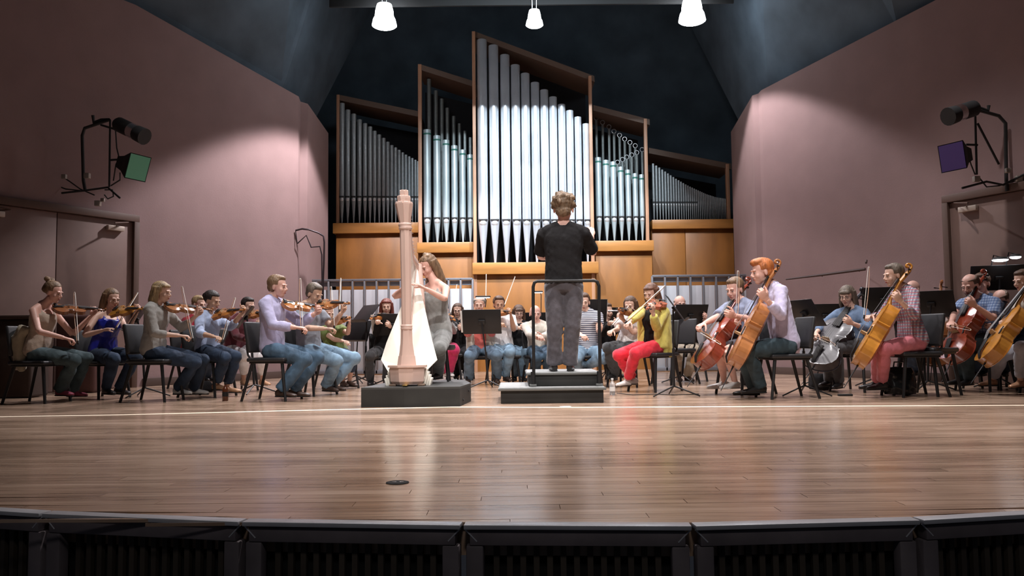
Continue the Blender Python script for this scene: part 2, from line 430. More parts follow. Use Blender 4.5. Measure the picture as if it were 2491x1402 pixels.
# hanging lamps
M_EMIT = mat('lamp_glow', (1, 1, 1), .5, emit=(.93, .96, 1), es=26)
M_EMIT2 = mat('lamp_glow_dim', (1, 1, 1), .5, emit=(.93, .97, 1), es=9)
for (px, py, sc, lab, me_) in ((935, 38, 1.30, 'glaring white downlight over the harp and organ, left of three', M_EMIT), (1300, 44, .92, 'small white bell-shaped lamp on two wires above the organ', M_EMIT2), (1683, 24, 1.42, 'glaring white downlight, right of the three above the stage', M_EMIT)):
    c = P(px, py, 14.0); sc *= 1.14
    t = tag(empty('hanging_lamp', c), lab, 'lamp', 'lamps hanging over the stage')
    MB().lathe(c, [(.04 * sc, .14 * sc), (.085 * sc, .13 * sc), (.105 * sc, .05 * sc), (.11 * sc, -.01 * sc), (.13 * sc, -.05 * sc), (.145 * sc, -.12 * sc)], 28).build('reflector', me_, t)
    MB().lathe(c + Vector((0, 0, -.128 * sc)), [(.135 * sc, 0), (.12 * sc, -.012), (.02, -.02)], 28).build('lens', me_, t)
    for s in (-1, 1): MB().tube([c + Vector((.035 * s, 0, .12)), c + Vector((.055 * s, 0, 1.2))], .006, 6).build('cable', mat('lamp_wire', (.5, .52, .55), .4, .6), t)

# doors
def double_door(name, pa, pb, side, ztop=2.42, lab=''):
    """pa, pb = (x, y) of the jambs on the wall; side -1 left wall, 1 right wall"""
    a = Vector((*pa, 0)); b_ = Vector((*pb, 0)); d = (b_ - a); Ln = d.length; d.normalize(); ang = math.atan2(d.y, d.x); rot = Matrix.Rotation(ang, 3, 'Z')
    n = Vector((-d.y, d.x, 0)); 
    if n.x * side > 0: n = -n           # into the room
    mid = (a + b_) / 2
    t = empty(name, mid); tag(t, kind='structure')
    MF = mat('door_frame_brown', (.10, .055, .04), .6); MD = mat('door_leaf_brown', (.20, .125, .105), .6, noise=.1, nscale=3)
    MB().rbox(mid + n * .03 + Vector((0, 0, ztop + .05)), (Ln + .16, .09, .10), .006, rot).build('door_head', MF, t)
    for s in (-1, 1):
        MB().rbox(mid + d * (s * (Ln / 2 + .04)) + n * .03 + Vector((0, 0, ztop / 2)), (.09, .09, ztop), .006, rot).build('door_jamb', MF, t)
        lf = MB().rbox(mid + d * (s * Ln / 4) + n * .012 + Vector((0, 0, ztop / 2)), (Ln / 2 - .012, .03, ztop - .02), .003, rot).build('door_leaf', MD, t)
        cpos = mid + d * (s * (Ln / 2 - .30)) + n * .06 + Vector((0, 0, ztop - .13))
        MB().rbox(cpos, (.26, .06, .07), .008, rot).build('door_closer', mat('closer', (.50, .42, .36), .45, .3), t)
        MB().tube([cpos + n * .03 + Vector((0, 0, .03)), cpos + n * .16 - d * (s * .12) + Vector((0, 0, .05)), cpos + d * (s * .2) + Vector((0, 0, .11))], .010, 6).build('closer_arm', MF, t)
    return t
D1 = 12.0; D0 = 10.02
double_door('door_1', (LX(D0), D0), (LX(D1), D1), -1)
double_door('door_2', (RX(9.06), 9.06), (RX(11.02), 11.02), 1)
# wooden base strip along both shell walls
for nm, fx, Ds, sd in (('baseboard_left', LX, (7.2, 9.84), -1), ('baseboard_left', LX, (12.18, 14.9), -1), ('baseboard_right', RX, (11.22, 14.28), 1)):
    a = Vector((fx(Ds[0]), Ds[0], .06)); b_ = Vector((fx(Ds[1]), Ds[1], .06)); d = b_ - a
    tag(MB().rbox((a + b_) / 2 - Vector((sd * .02, 0, 0)), (d.length, .03, .12), .004, Matrix.Rotation(math.atan2(d.y, d.x), 3, 'Z')).build(nm, mat('base_brown', (.08, .05, .04), .6), base=(a + b_) / 2), kind='structure')

# ------------------------------------------------------------------ pipe organ
org = tag(empty('pipe_organ', P(1300, 640, 16.8).xy.to_3d()), 'large pipe organ in a golden wood case with stepped silver pipe towers', 'organ')
def zat(py, D, px=1300): return P(px, py, D).z
def xat(px, D, py=600): return P(px, py, D).x
def post(px, D, py_top, wpx=8, name='case_post', ybot=None):
    s = F / D; x = xat(px, D); zt = zat(py_top, D, px)
    return MB().rbox((x, D, zt / 2), (wpx / s, .10, zt), .006).build(name, M_OAK if False else mat('post_wood', (.42, .22, .13), .5, noise=.15, nscale=4, stretch=(1, 1, .3)), org)
def beam(px0, px1, py0, py1, D, name='case_beam'):
    x0, x1 = xat(px0, D), xat(px1, D); z1, z0 = zat(py0, D, (px0 + px1) / 2), zat(py1, D, (px0 + px1) / 2)
    MB().rbox(((x0 + x1) / 2, D - .02, (z0 + z1) / 2), (x1 - x0, .34, z1 - z0), .008).build(name, M_OAKH, org)
    return z1
def lower_panel(px0, px1, py0, D, name='base_panel'):
    x0, x1 = xat(px0, D), xat(px1, D); z1 = zat(py0, D, (px0 + px1) / 2)
    MB().rbox(((x0 + x1) / 2, D, z1 / 2), (x1 - x0 - .006, .22, z1), .005).build(name, M_OAK, org)
def roof(px0, py0, px1, py1, D):
    a = P(px0, py0, D); b_ = P(px1, py1, D); dep = 1.0; V = []
    for p in (a, b_):
        for dy in (-.02, dep):
            for dz in (-.12, 0): V.append(p + Vector((0, dy, dz)))
    MB().add(V, [(0, 1, 3, 2), (4, 6, 7, 5), (0, 4, 5, 1), (2, 3, 7, 6), (1, 5, 7, 3), (0, 2, 6, 4)]).build('case_roof', mat('case_roof_wood', (.11, .07, .05), .6), org, smooth=False)
def pipe(px, pytop, pymouth, pytip, wpx, D, mtl, band=False, n=18, detail=True, lipm=None):
    s = F / D; r = wpx / s / 2; x = xat(px, D, pymouth); zt, zm, z0 = zat(pytop, D, px), zat(pymouth, D, px), zat(pytip, D, px)
    c = Vector((x, D, 0)); pm = MB()
    prof = [(r * .22, z0), (r * .30, z0 + (zm - z0) * .1), (r * .97, zm - .015), (r, zm), (r, zm + .06)]
    prof += [(r, zt - .004), (r * .97, zt), (r * .84, zt), (r * .84, zt - .05)]
    pm.lathe(c, prof, n)
    o = pm.build('pipe', mtl, org)
    if detail:
        q = MB(); q.rbox(c + Vector((0, -r * .80, zm + .012)), (r * 1.8, r * .5, .030), .003); q.build('mouth', M_BLACKM, o)
        q = MB(); q.ell(c + Vector((0, -r * .52, zm - .045)), (r * .78, r * .55, min(.075, r * .9)), n=12, k=8); q.build('lower_lip', lipm or M_LIP, o)
        q = MB(); zz = zm + r * 3.0
        q.tube([c + Vector((math.cos(a) * r * .72, -r * .55 - math.sin(a) * r * .32, zz - r * .35 + math.sin(a) * r * .62)) for a in np.linspace(0, math.pi, 9)], r * .09, 6); q.build('upper_arch', mtl, o)
    if band:
        MB().lathe(c, [(r * 1.03, zt - .11), (r * 1.035, zt - .10), (r * 1.03, zt - .075)], n).build('band', M_BAND, o)
    return o
# centre tower
DC = 16.6
for i, (px, py) in enumerate(zip([1175.6, 1204, 1231.8, 1257.4, 1281.5, 1305.3, 1327.7, 1349, 1370, 1389.8, 1409.4, 1428.6], [98, 112, 135, 159.5, 180, 202, 220, 237, 255, 270, 285.6, 302])):
    pipe(px, py, 538, 640, 25.0 - i * .78, DC, M_PIPE)
post(1156, DC - .05, 78, 8); post(1441.5, DC - .05, 186, 8)
beam(1150, 1453, 640, 668, DC); lower_panel(1158, 1447, 668, DC + .02); roof(1152, 76, 1446, 186, DC)
# mid left tower
DM = 16.9
for px, py, wd in zip([1040, 1063.9, 1086, 1106.3, 1126.2, 1144.3], [316.5, 331, 341.7, 355, 365.5, 377], [18.6, 18, 17, 16, 15, 14]):
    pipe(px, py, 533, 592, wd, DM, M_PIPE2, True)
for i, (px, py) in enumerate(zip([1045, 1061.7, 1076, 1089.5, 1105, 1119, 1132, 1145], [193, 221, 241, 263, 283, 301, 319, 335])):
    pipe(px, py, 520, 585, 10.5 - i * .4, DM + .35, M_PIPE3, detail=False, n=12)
post(1023, DM, 158, 9); beam(1017, 1155, 592, 617, DM); lower_panel(1021, 1153, 617, DM + .02); roof(1019, 156, 1158, 200, DM)
# left wing
DW = 17.4
pxs = [832, 846, 860.5, 874.7, 888, 900.3, 911.5, 922.6, 933.6, 943.6, 953.4, 962.6, 971.5, 980, 988, 996, 1003.5, 1011, 1017]
tops = np.interp(pxs, [835, 846, 862, 875, 888, 902, 913, 933, 950, 968, 986, 1003, 1019], [252, 268, 279, 292, 301, 310, 321, 336, 352, 363, 376, 385, 394])
for i, (px, py) in enumerate(zip(pxs, tops)):
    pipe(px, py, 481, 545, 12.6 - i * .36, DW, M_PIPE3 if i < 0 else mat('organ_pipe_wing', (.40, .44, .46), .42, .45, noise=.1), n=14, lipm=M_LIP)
post(822, DW, 232, 7); beam(814, 1020, 545, 570, DW); lower_panel(820, 1019, 570, DW + .02); roof(820, 230, 1021, 272, DW)
# mid right tower, with the ringed reed pipes behind
for px, py, wd in zip([1457.4, 1476, 1493.8, 1512, 1529.4, 1546.6, 1562.2], [384, 390.4, 394.3, 406.8, 414, 422.8, 425.3], [15, 15.4, 15, 14.4, 13.6, 13, 12]):
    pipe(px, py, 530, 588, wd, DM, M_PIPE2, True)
def reed(px, py, D, r=.045):
    c = P(px, py, D); zb = zat(545, D, px)
    o = MB().lathe(Vector((c.x, c.y, 0)), [(.010, zb), (.018, zb + .3), (.030, c.z - r)], 8).build('reed_pipe', M_PIPE3, org)
    MB().tube([c + Vector((math.cos(a) * r, 0, math.sin(a) * r)) for a in np.linspace(0, 2 * math.pi, 17)[:-1]], .009, 6, closed=True).build('ring', mat('reed_ring', (.55, .56, .58), .3, .8), o)
for x, y in ((85, 245), (128, 275), (172, 305), (206, 336), (244, 363), (279, 389), (315, 412), (351, 434), (398, 461)): reed(1420 + x / 2.805, 200 + y / 2.805, DM + .45)
for x, y in ((230, 547), (264, 528), (293, 512), (327, 497), (361, 481)): reed(1420 + x / 2.805, 200 + y / 2.805, DM + .28)
post(1575.5, DM, 290, 8); beam(1446, 1587, 588, 613, DM); lower_panel(1447, 1584, 613, DM + .02); roof(1443, 256, 1580, 291, DM)
# right wing: many thin pipes
pxs = []; x = 1590.5; st = 7.6
while x < 1768: pxs.append(x); x += st; st = max(3.6, st * .972)
tops = np.interp(pxs, [1585, 1605, 1627, 1648, 1669.5, 1691, 1719.5, 1741, 1768], [395, 408, 423, 437, 449.5, 460, 473, 480, 484.5])
nxt = pxs[1:] + [pxs[-1] + 3.6]
for i, (px, py, q) in enumerate(zip(pxs, tops, nxt)):
    pipe(px, py, 494, 538, (q - px) * .84, DW, mat('organ_pipe_wing', (.40, .44, .46), .42, .45), n=10, detail=i < 18)
post(1774, DW, 400, 8); beam(1584, 1786, 537, 559, DW); lower_panel(1584, 1664.5, 559, DW + .02); lower_panel(1665, 1782, 559, DW + .02)
roof(1578, 360, 1778, 399, DW)
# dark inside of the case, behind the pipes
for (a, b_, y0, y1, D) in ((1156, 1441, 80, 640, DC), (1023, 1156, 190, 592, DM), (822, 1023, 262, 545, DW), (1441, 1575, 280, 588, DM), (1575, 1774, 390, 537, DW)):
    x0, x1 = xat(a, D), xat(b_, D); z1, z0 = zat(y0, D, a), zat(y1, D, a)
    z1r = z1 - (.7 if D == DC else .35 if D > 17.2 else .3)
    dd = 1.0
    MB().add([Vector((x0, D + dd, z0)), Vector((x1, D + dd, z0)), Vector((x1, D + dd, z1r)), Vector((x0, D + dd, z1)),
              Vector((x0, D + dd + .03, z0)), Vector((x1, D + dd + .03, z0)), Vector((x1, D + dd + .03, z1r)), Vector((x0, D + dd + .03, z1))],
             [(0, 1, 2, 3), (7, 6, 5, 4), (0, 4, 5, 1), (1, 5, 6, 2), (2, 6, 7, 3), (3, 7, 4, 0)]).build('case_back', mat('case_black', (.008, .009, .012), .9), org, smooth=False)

# ------------------------------------------------------------------ low white panel screens in front of the organ
def screen(px0, px1, pytop, D, n, lab):
    x0, x1 = xat(px0, D, 700), xat(px1, D, 700); zt = zat(pytop, D, (px0 + px1) / 2)
    t = tag(empty('panel_screen', ((x0 + x1) / 2, D, 0)), lab, 'screen', 'low panel screens before the organ')
    MW = mat('screen_white', (.55, .56, .60), .55, noise=.06, nscale=3); MG = mat('screen_grey', (.20, .20, .22), .5, .3); MT = mat('screen_band', (.22, .23, .27), .6)
    MB().rbox(((x0 + x1) / 2, D - .02, zt - .02), (x1 - x0, .08, .045), .006).build('top_rail', MG, t)
    MB().rbox(((x0 + x1) / 2, D - .02, .05), (x1 - x0, .08, .07), .006).build('bottom_rail', MG, t)
    for i in range(n + 1):
        x = x0 + (x1 - x0) * i / n
        MB().rbox((x, D - .03, zt / 2), (.035, .06, zt - .04), .004).build('upright', MG, t)
        if i < n:
            MB().rbox((x + (x1 - x0) / n / 2, D, zt / 2 - .07), ((x1 - x0) / n - .045, .03, zt - .26), .004).build('panel', MW, t)
            MB().rbox((x + (x1 - x0) / n / 2, D + .01, zt - .09), ((x1 - x0) / n - .045, .03, .085), .004).build('band_panel', MT, t)
screen(742, 1150, 679, 15.6, 14, 'low screen of white panels between grey uprights, left of the organ base')
screen(1586, 1834, 669, 15.6, 8, 'low screen of white panels between grey uprights, right of the organ base')

# tall dark rail on the left wall end
def rail3(name, label, cat, paths, r, m):
    t = tag(empty(name, Vector(paths[0][1][0])), label, cat)
    for nm, pts, rr, mm in [(p[0], p[1], p[2] if len(p) > 2 else r, p[3] if len(p) > 3 else m) for p in paths]:
        MB().tube(pts, rr, 8).build(nm, mm, t)
    return t
YR = 14.85
rail3('ladder_rail', 'dark bent pipe rail on the wall left of the organ', 'rail', [
    ('top_bar', [P(719, 561, YR), P(735, 557, YR), P(752, 559, YR), P(775, 567, YR + .1), P(787, 575, YR + .1), P(789, 590, YR + .1), P(788, 640, YR + .1), P(786, 690, YR + .1), P(786, 800, YR + .1)]),
    ('chain', [P(719, 562, YR), P(723, 590, YR)], .008),
    ('bracket_bar', [P(723, 593, YR), P(745, 573, YR), P(757, 602, YR + .05), P(778, 600, YR + .05), P(783, 620, YR + .06), P(784, 800, YR + .06)], .013)], .016, mat('rail_dark', (.05, .04, .045), .35, .6))
rail3('wall_handrail', 'long dark tapering handrail sloping up the right wall', 'rail', [
    ('bar', [P(1912, 680, 13.0), P(2000, 669, 12.55), P(2105, 655, 12.05)], [.012, .020, .022]),
    ('bracket', [P(2000, 669, 12.55), P(2000, 672, 12.75)], .012), ('bracket', [P(2090, 657, 12.12), P(2090, 660, 12.35)], .012),
    ('knob', [P(2107, 640, 12.05), P(2108, 634, 12.1)], .016)], .02, mat('rail_brown', (.05, .022, .018), .45))
# ================================================================== PEOPLE
X, Y_, Z = Vector((1, 0, 0)), Vector((0, 1, 0)), Vector((0, 0, 1))
def head_template():
    m = MB()
    m.ell((0, -.015, .035), (.077, .096, .086), n=20, k=14)
    m.ell((0, .030, -.020), (.060, .062, .088), n=18, k=12)
    m.ell((0, .050, -.088), (.033, .034, .026)); m.ell((0, .02, -.07), (.052, .055, .035))
    for s in (-1, 1):
        m.ell((.032 * s, .060, -.030), (.028, .026, .028)); m.ell((.077 * s, -.008, -.010), (.010, .018, .031))
        m.ell((.027 * s, .082, .024), (.026, .012, .009)); m.ell((.011 * s, .098, -.032), (.009, .010, .008))
    m.tube([(0, .085, .018), (0, .098, -.006), (0, .112, -.027)], [.008, .009, .012], 8)
    m.ell((0, .088, -.054), (.022, .010, .006)); m.ell((0, .085, -.066), (.018, .010, .006))
    return remesh(m, .0058, 2)
HEAD = head_template()
def hand_template(curls, thumb=.5):
    m = MB()
    m.ell((.047, 0, 0), (.056, .041, .0155), n=14, k=10); m.tube([(-.03, 0, 0), (.02, 0, 0)], [.026, .030], 10, rad2=[.019, .016], ref=(0, 1, 0))
    for y, L, x0 in ((.030, .070, .085), (.0105, .079, .092), (-.0095, .073, .088), (-.0275, .058, .078)):
        p = Vector((x0 - .02, y, 0)); pts = [p]; a = 0; p = Vector((x0, y * 1.04, 0)); pts.append(p)
        for fr, cu in zip((.45, .32, .25), curls):
            a += R(cu); p = p + Vector((math.cos(a), (y * .9) * .12, -math.sin(a))).normalized() * L * fr; pts.append(p)
        m.tube(pts, [.009, .0092, .0086, .0078, .0062], 8)
    p = Vector((.012, .022, -.004)); q = p + Vector((.028, .026, -.008)); r_ = q + Vector((.024, .014, -.016 - .01 * thumb)); t = r_ + Vector((.02, .002, -.014 * thumb - .003))
    m.tube([p, q, r_, t], [.014, .0115, .0098, .0072], 8)
    return remesh(m, .0042, 1)
HANDS = {'relax': hand_template((14, 22, 18)), 'grip': hand_template((48, 58, 35), 1.2), 'curl': hand_template((62, 62, 40), .8)}

def frame_from(f, u):
    f = f.normalized(); u = (u - f * u.dot(f)).normalized(); return f.cross(u) * -1, f, u   # left, front, up
def place(co, origin, ax, s=1.0):
    A = np.array([list(a) for a in ax]); return (co * s) @ A + np.array(list(origin))
def noisefield(co, sc, seed=0):
    r = np.random.RandomState(seed); out = np.zeros(len(co))
    for i in range(6):
        k = r.normal(size=3); k = k / np.linalg.norm(k) * sc * (1 + i * .55); out += np.sin(co @ k + r.uniform(0, 6.28)) / (1 + i * .5)
    return out / 2.6

SKIN = {'fair': (.70, .45, .35), 'pink': (.72, .42, .34), 'tan': (.50, .28, .18), 'asian': (.58, .36, .25)}
def skinmat(k): return mat('skin_' + k, SKIN[k], .5, noise=.06, nscale=25)
HAIR = {'blonde': (.36, .25, .13), 'ltbrown': (.20, .12, .065), 'brown': (.10, .052, .03), 'dark': (.022, .015, .013), 'ginger': (.48, .15, .04), 'auburn': (.17, .035, .02), 'chestnut': (.13, .055, .03), 'grey': (.25, .22, .19), 'greybrown': (.13, .10, .075), 'curly': (.17, .11, .065)}
def hairmat(k): return mat('hair_' + k, HAIR[k], .55, noise=.45, nscale=30, stretch=(1, 1, .3), bump=.5, bscale=120)
M_LIPS = mat('lips', (.42, .13, .11), .4); M_EYE = mat('eye_white', (.50, .45, .42), .45); M_IRIS = mat('eye_dark', (.03, .018, .012), .2)

def smooth01(x): x = np.clip(x, 0, 1); return x * x * (3 - 2 * x)
def hair_mesh(style, seed):
    m = MB(); m.ell((0, -.026, .046), (.087, .101, .088), n=22, k=16)
    long_ = style in ('long', 'bob', 'halfup', 'shoulder', 'fringe')
    if style == 'updo':
        for i in range(9):
            a = RNG.uniform(0, 6.28); m.ell((math.cos(a) * .035, -.085 + math.sin(a) * .03, .095 + RNG.uniform(-.03, .045)), (.032, .032, .026))
        m.ell((0, -.09, .02), (.065, .045, .05))
    elif style == 'bun':
        m.ell((0, -.115, .045), (.038, .036, .038)); m.ell((0, -.02, .05), (.088, .106, .086))
    elif style == 'curly':
        for i in range(70):
            v = Vector(RNG.normal(size=3)).normalized()
            if v.z < -.45 or (v.y > .45 and v.z < .3): continue
            m.ell(Vector((0, -.028, .042)) + Vector((v.x * .090, v.y * .100, v.z * .088)), (.021, .021, .019), n=8, k=6)
        m.ell((0, -.07, -.03), (.068, .045, .05))
    elif style == 'short':
        m.ell((0, -.055, -.005), (.074, .060, .07)); m.ell((0, .015, .095), (.062, .060, .032))
    elif style == 'quiff':
        m.ell((0, -.05, -.01), (.078, .066, .08)); m.ell((0, .045, .098), (.064, .050, .036)); m.ell((0, .0, .10), (.07, .08, .04))
    elif style == 'thin':
        m.ell((0, -.05, .0), (.077, .062, .07))
    if long_:
        ln = {'long': .34, 'bob': .155, 'halfup': .30, 'shoulder': .20, 'fringe': .17}[style]
        for s in (-1, 1):
            for (x, y, r_, l2) in ((.074, -.005, .024, .95), (.078, -.035, .030, 1), (.060, -.070, .034, 1), (.025, -.088, .034, 1)):
                sw = .010 * s
                m.tube([(x * s, y, .06), (x * 1.06 * s, y - .005, -.03), ((x * 1.08) * s + sw * .4, y - .01, -.02 - ln * .5 * l2), (x * .95 * s + sw, y - .012, -.04 - ln * l2)],
                       [r_ * .8, r_, r_, r_ * .45], 8)
    if style == 'halfup':
        for i in range(7): m.ell((RNG.uniform(-.045, .045), -.03 + RNG.uniform(-.04, .03), .125 + RNG.uniform(-.01, .012)), (.026, .022, .016))
    if style in ('fringe',): m.ell((0, .066, .052), (.064, .028, .034))
    if style in ('bob',): m.ell((0, .040, .075), (.070, .044, .032))
    co, no, Fc = remesh(m, .0075, 2)
    x, y, z = co.T
    # the face shows: hair tucks into the skull there
    hl = {'updo': .088, 'bun': .085, 'curly': .07, 'short': .082, 'quiff': .082, 'thin': .07, 'fringe': .05, 'bob': .075}.get(style, .082)
    face = smooth01((y - .028) / .022) * smooth01((hl - z) / .02)
    if style in ('thin',): face = np.maximum(face, smooth01((y + .035) / .03) * smooth01((z - .07) / .03)); 
    if style in ('thin',): face = np.maximum(face, smooth01((z - .085) / .02))
    if style == 'bald': face = np.maximum(face, smooth01((z - .045) / .02)); face = np.maximum(face, smooth01((y + .01) / .02))
    if not long_:
        neck = smooth01((-.055 - z) / .02) if style != 'curly' else smooth01((-.085 - z) / .02)
        face = np.maximum(face, neck)
        face = np.maximum(face, smooth01((y + .022) / .015) * smooth01((.022 - z) / .015))     # clear of the ear
    cen = np.array([0, -.012, .02]); k = (1 - .22 * face)[:, None]
    amp = {'curly': .006, 'updo': .004}.get(style, .0026)
    ang = np.arctan2(x, y + .02)
    n_ = (np.sin(ang * 37 + z * 30 + seed) + np.sin(ang * 61 - z * 55 + 2 * seed)) * .5 if style != 'curly' else noisefield(co, 190, seed)
    co = co + no * (n_ * amp * (1 - face))[:, None]
    co = cen + (co - cen) * k
    return co, Fc

def person(label, Yd, yaw, hip, neck, head, hyaw=None, hpitch=12, hroll=0, armR=None, armL=None, legR=None, legL=None, skin='fair', hair='brown',
           style='short', top=None, sleeve=2.0, legs=None, cuff=1.0, shoe=None, fem=False, sz=1.0, glasses=False, beard=False, group='orchestra players', hsz=1.0, lsz=None,
           poseR='grip', poseL='curl', nR=None, nL=None, over=None, neckY=0, headY=0, hipY=0, belly=0, flare=.0, vox=.015, hatch=None, toe=None, collar=False, base=None, standing=False, name='person'):
    f = Vector((math.sin(R(yaw)), -math.cos(R(yaw)), 0)); l = Vector((-f.y, f.x, 0))
    H = P(*hip, Yd + hipY); N = P(*neck, Yd + neckY)
    hy = R(yaw if hyaw is None else hyaw); hp = R(hpitch)
    hf = Vector((math.sin(hy), -math.cos(hy), 0)); hl_ = Vector((-hf.y, hf.x, 0))
    hf2 = hf * math.cos(hp) - Z * math.sin(hp); hu = Z * math.cos(hp) + hf * math.sin(hp)
    if hroll: q = Quaternion(hf2, R(hroll)); hl_ = q @ hl_; hu = q @ hu
    Hc = P(*head, N.y + headY)
    core = MB(); shirt = MB(); pants = MB(); info = {}
    up = (N - H).normalized(); tf = (f - up * f.dot(up)).normalized()
    sw = (.155 if fem else .175) * sz; S = {}
    TL = (N - H).length
    # torso cross-sections: (t, half width, half depth, forward shift)
    if fem: sec = [(-.12, .135, .085, 0), (0, .170, .112, 0), (.16, .158, .105, .0), (.42, .125, .088, .0), (.66, .142, .112, .014), (.82, .146, .098, .006), (.92, .135, .070, -.004), (.985, .070, .052, 0)]
    else: sec = [(-.12, .135, .090, 0), (0, .162, .115 + belly * .3, belly * .3), (.2, .155, .110 + belly, belly), (.45, .150, .105 + belly * .7, belly * .7), (.68, .168, .115, .006), (.84, .172, .100, 0), (.93, .150, .070, -.005), (.99, .075, .055, 0)]
    def torso(mb, k=1.0, add=0, tmax=1.0, tmin=-1, shift=Vector((0, 0, 0))):
        q = [s for s in sec if tmin <= s[0] <= tmax]
        pts = [H + up * (TL * s[0]) + tf * s[3] * sz + shift for s in q]
        mb.tube(pts, [s[1] * sz * k + add for s in q], 20, rad2=[s[2] * sz * k + add for s in q], ref=l)
    torso(core, .90)
    core.tube([N - up * .05, N + (Hc - N) * .25, Hc - hu * .05], [.060 * sz, .050 * sz, .048 * sz], 12)
    if top: torso(shirt, 1.0, .012, 1.0 if sleeve > 0 else .88)
    for sg in (-1, 1):        # the slope from neck to shoulder
        a0 = N + up * .035 * sz - tf * .01; a1 = N - up * (.052 * sz) + l * (sg * sw * .95)
        core.tube([a0, a0.lerp(a1, .5) - up * .006, a1], [.045 * sz, .046 * sz, .045 * sz], 10)
        if top and sleeve > 0: shirt.tube([N + up * .012 * sz - tf * .01 + l * (sg * .03), a0.lerp(a1, .55) - up * .010, a1], [.050 * sz, .055 * sz, .056 * sz], 10)
    if top and sleeve <= 0:
        for s in (-1, 1): shirt.tube([N - up * (TL * .20) + l * (s * .085) + tf * .085, N - up * .02 + l * (s * .085) + tf * .02, N - up * (TL * .18) + l * (s * .085) - tf * .075], .016, 6)
    # arms
    UL, FLn = .295 * sz, .25 * sz; wr = {}
    for side, arm, pose, nn in (('R', armR, poseR, nR), ('L', armL, poseL, nL)):
        sg = -1 if side == 'R' else 1
        sh = N - up * (.052 * sz) + l * (sg * sw)
        if arm is None:
            E = sh - up * UL * .95 + f * .05; W = E + f * FLn * .8 - Z * .06 - l * (sg * .08)
        else:
            e = arm[0]; E = solve(sh, e[0], e[1], UL, sh - Z * .22 * sz + f * .08 + l * (sg * .06), e[2] if len(e) > 2 else 0)
            g = arm[1]; W = solve(E, g[0], g[1], FLn, E + f * .2 + Z * .05 - l * (sg * .06), g[2] if len(g) > 2 else 0)
        if (E - sh).length > UL * 1.18: E = sh + (E - sh).normalized() * UL * 1.18
        if (W - E).length > FLn * 1.2: W = E + (W - E).normalized() * FLn * 1.2
        a_ = .92 if fem else 1.06
        core.tube([sh - l * (sg * .045), sh, sh.lerp(E, .45), E], [.050 * a_, .050 * a_, .043 * a_, .036 * a_], 12)
        core.tube([E, E.lerp(W, .3), W], [.037 * a_, .038 * a_, .025 * a_], 12)
        if top and sleeve > 0:
            k = .012
            pts = [sh - l * (sg * .05), sh]; rr = [.055 * a_ + k, .056 * a_ + k]
            if sleeve >= 1: pts += [sh.lerp(E, .5), E]; rr += [.048 * a_ + k, .043 * a_ + k]
            else: pts += [sh.lerp(E, sleeve)]; rr += [.052 * a_ + k * 1.4]
            if sleeve > 1: pts += [E.lerp(W, (sleeve - 1) * .5), E.lerp(W, (sleeve - 1) * .97)]; rr += [.043 * a_ + k * .9, .032 * a_ + k]
            shirt.tube(pts, rr, 12)
        d = (W - E).normalized(); wr[side] = (W, d, pose, nn); S[side] = (sh, E, W)
    # legs
    lsz = lsz or sz; TLg, SL = .43 * lsz, .42 * lsz; ft = {}
    for side, leg in (('R', legR), ('L', legL)):
        sg = -1 if side == 'R' else 1
        hj = H + l * (sg * .085 * sz) - Z * .02
        if leg is None: continue
        K = leg[0]; K = solve(hj, K[0], K[1], TLg, hj + (f * .4 if not standing else -Z * .4) + l * sg * .05, K[2] if len(K) > 2 else 0)
        if (K - hj).length > TLg * 1.15: K = hj + (K - hj).normalized() * TLg * 1.15
        A = leg[1]; A = solve(K, A[0], A[1], SL, K - Z * .40, A[2] if len(A) > 2 else 0)
        if (A - K).length > SL * 1.15: A = K + (A - K).normalized() * SL * 1.15
        fz = 0 if base is None else base
        if A.z < fz + .075: A = Vector((A.x, A.y, fz + .075))
        b_ = .95 if fem else 1.05; u_ = .84 if (legs and cuff > .5) else 1.0
        core.tube([hj, hj.lerp(K, .5), K], [.080 * b_ * u_, .070 * b_ * u_, .052 * b_ * u_ * .9], 12)
        core.tube([K, K.lerp(A, .3), K.lerp(A, .75), A, A - Z * .03], [.052 * b_ * u_ * .9, .053 * b_ * u_, .036 * b_, .031 * b_, .03], 12)
        if legs:
            k = .014; pts = [hj + (H - hj) * .2, hj, hj.lerp(K, .5), K]; rr = [.09 * b_, .088 * b_ + k, .079 * b_ + k, .064 * b_ + k]
            if cuff > .55:
                t = (cuff - .5) * 2
                pts += [K.lerp(A, .35 * t), K.lerp(A, .75 * t), K.lerp(A, t) + (Z * .0)]; rr += [.058 * b_ + k, .046 * b_ + k + flare * .6, .043 * b_ + k + flare]
            else: pts[-1] = hj.lerp(K, cuff * 2 if cuff < .5 else .97); rr[-1] = .068 * b_ + k * 1.5
            pants.tube(pts, rr, 14)
            if cuff > .5 and not standing: pants.ell(K, (.078 * b_,) * 3, n=14, k=10)
        fd = f if toe is None else Vector((math.sin(R(toe)), -math.cos(R(toe)), 0))
        fd = (fd + l * (sg * .12)).normalized(); ft[side] = (A, fd); S['leg' + side] = (hj, K, A)
    co, no, Fc = remesh(core, vox * .9, 3)
    allv = [co]; allf = [np.array([0])]; faces = list(Fc); mi = [0] * len(Fc); off = len(co)
    def add(v, fcs, m):
        nonlocal off
        allv.append(np.array(v)); faces.extend([tuple(i + off for i in q) for q in fcs]); mi.extend([m] * len(fcs)); off += len(v)
    hax = (hl_, hf2, hu); hs = hsz * sz * (.96 if fem else 1.02)
    add(place(HEAD[0], Hc, hax, hs), HEAD[2], 0)
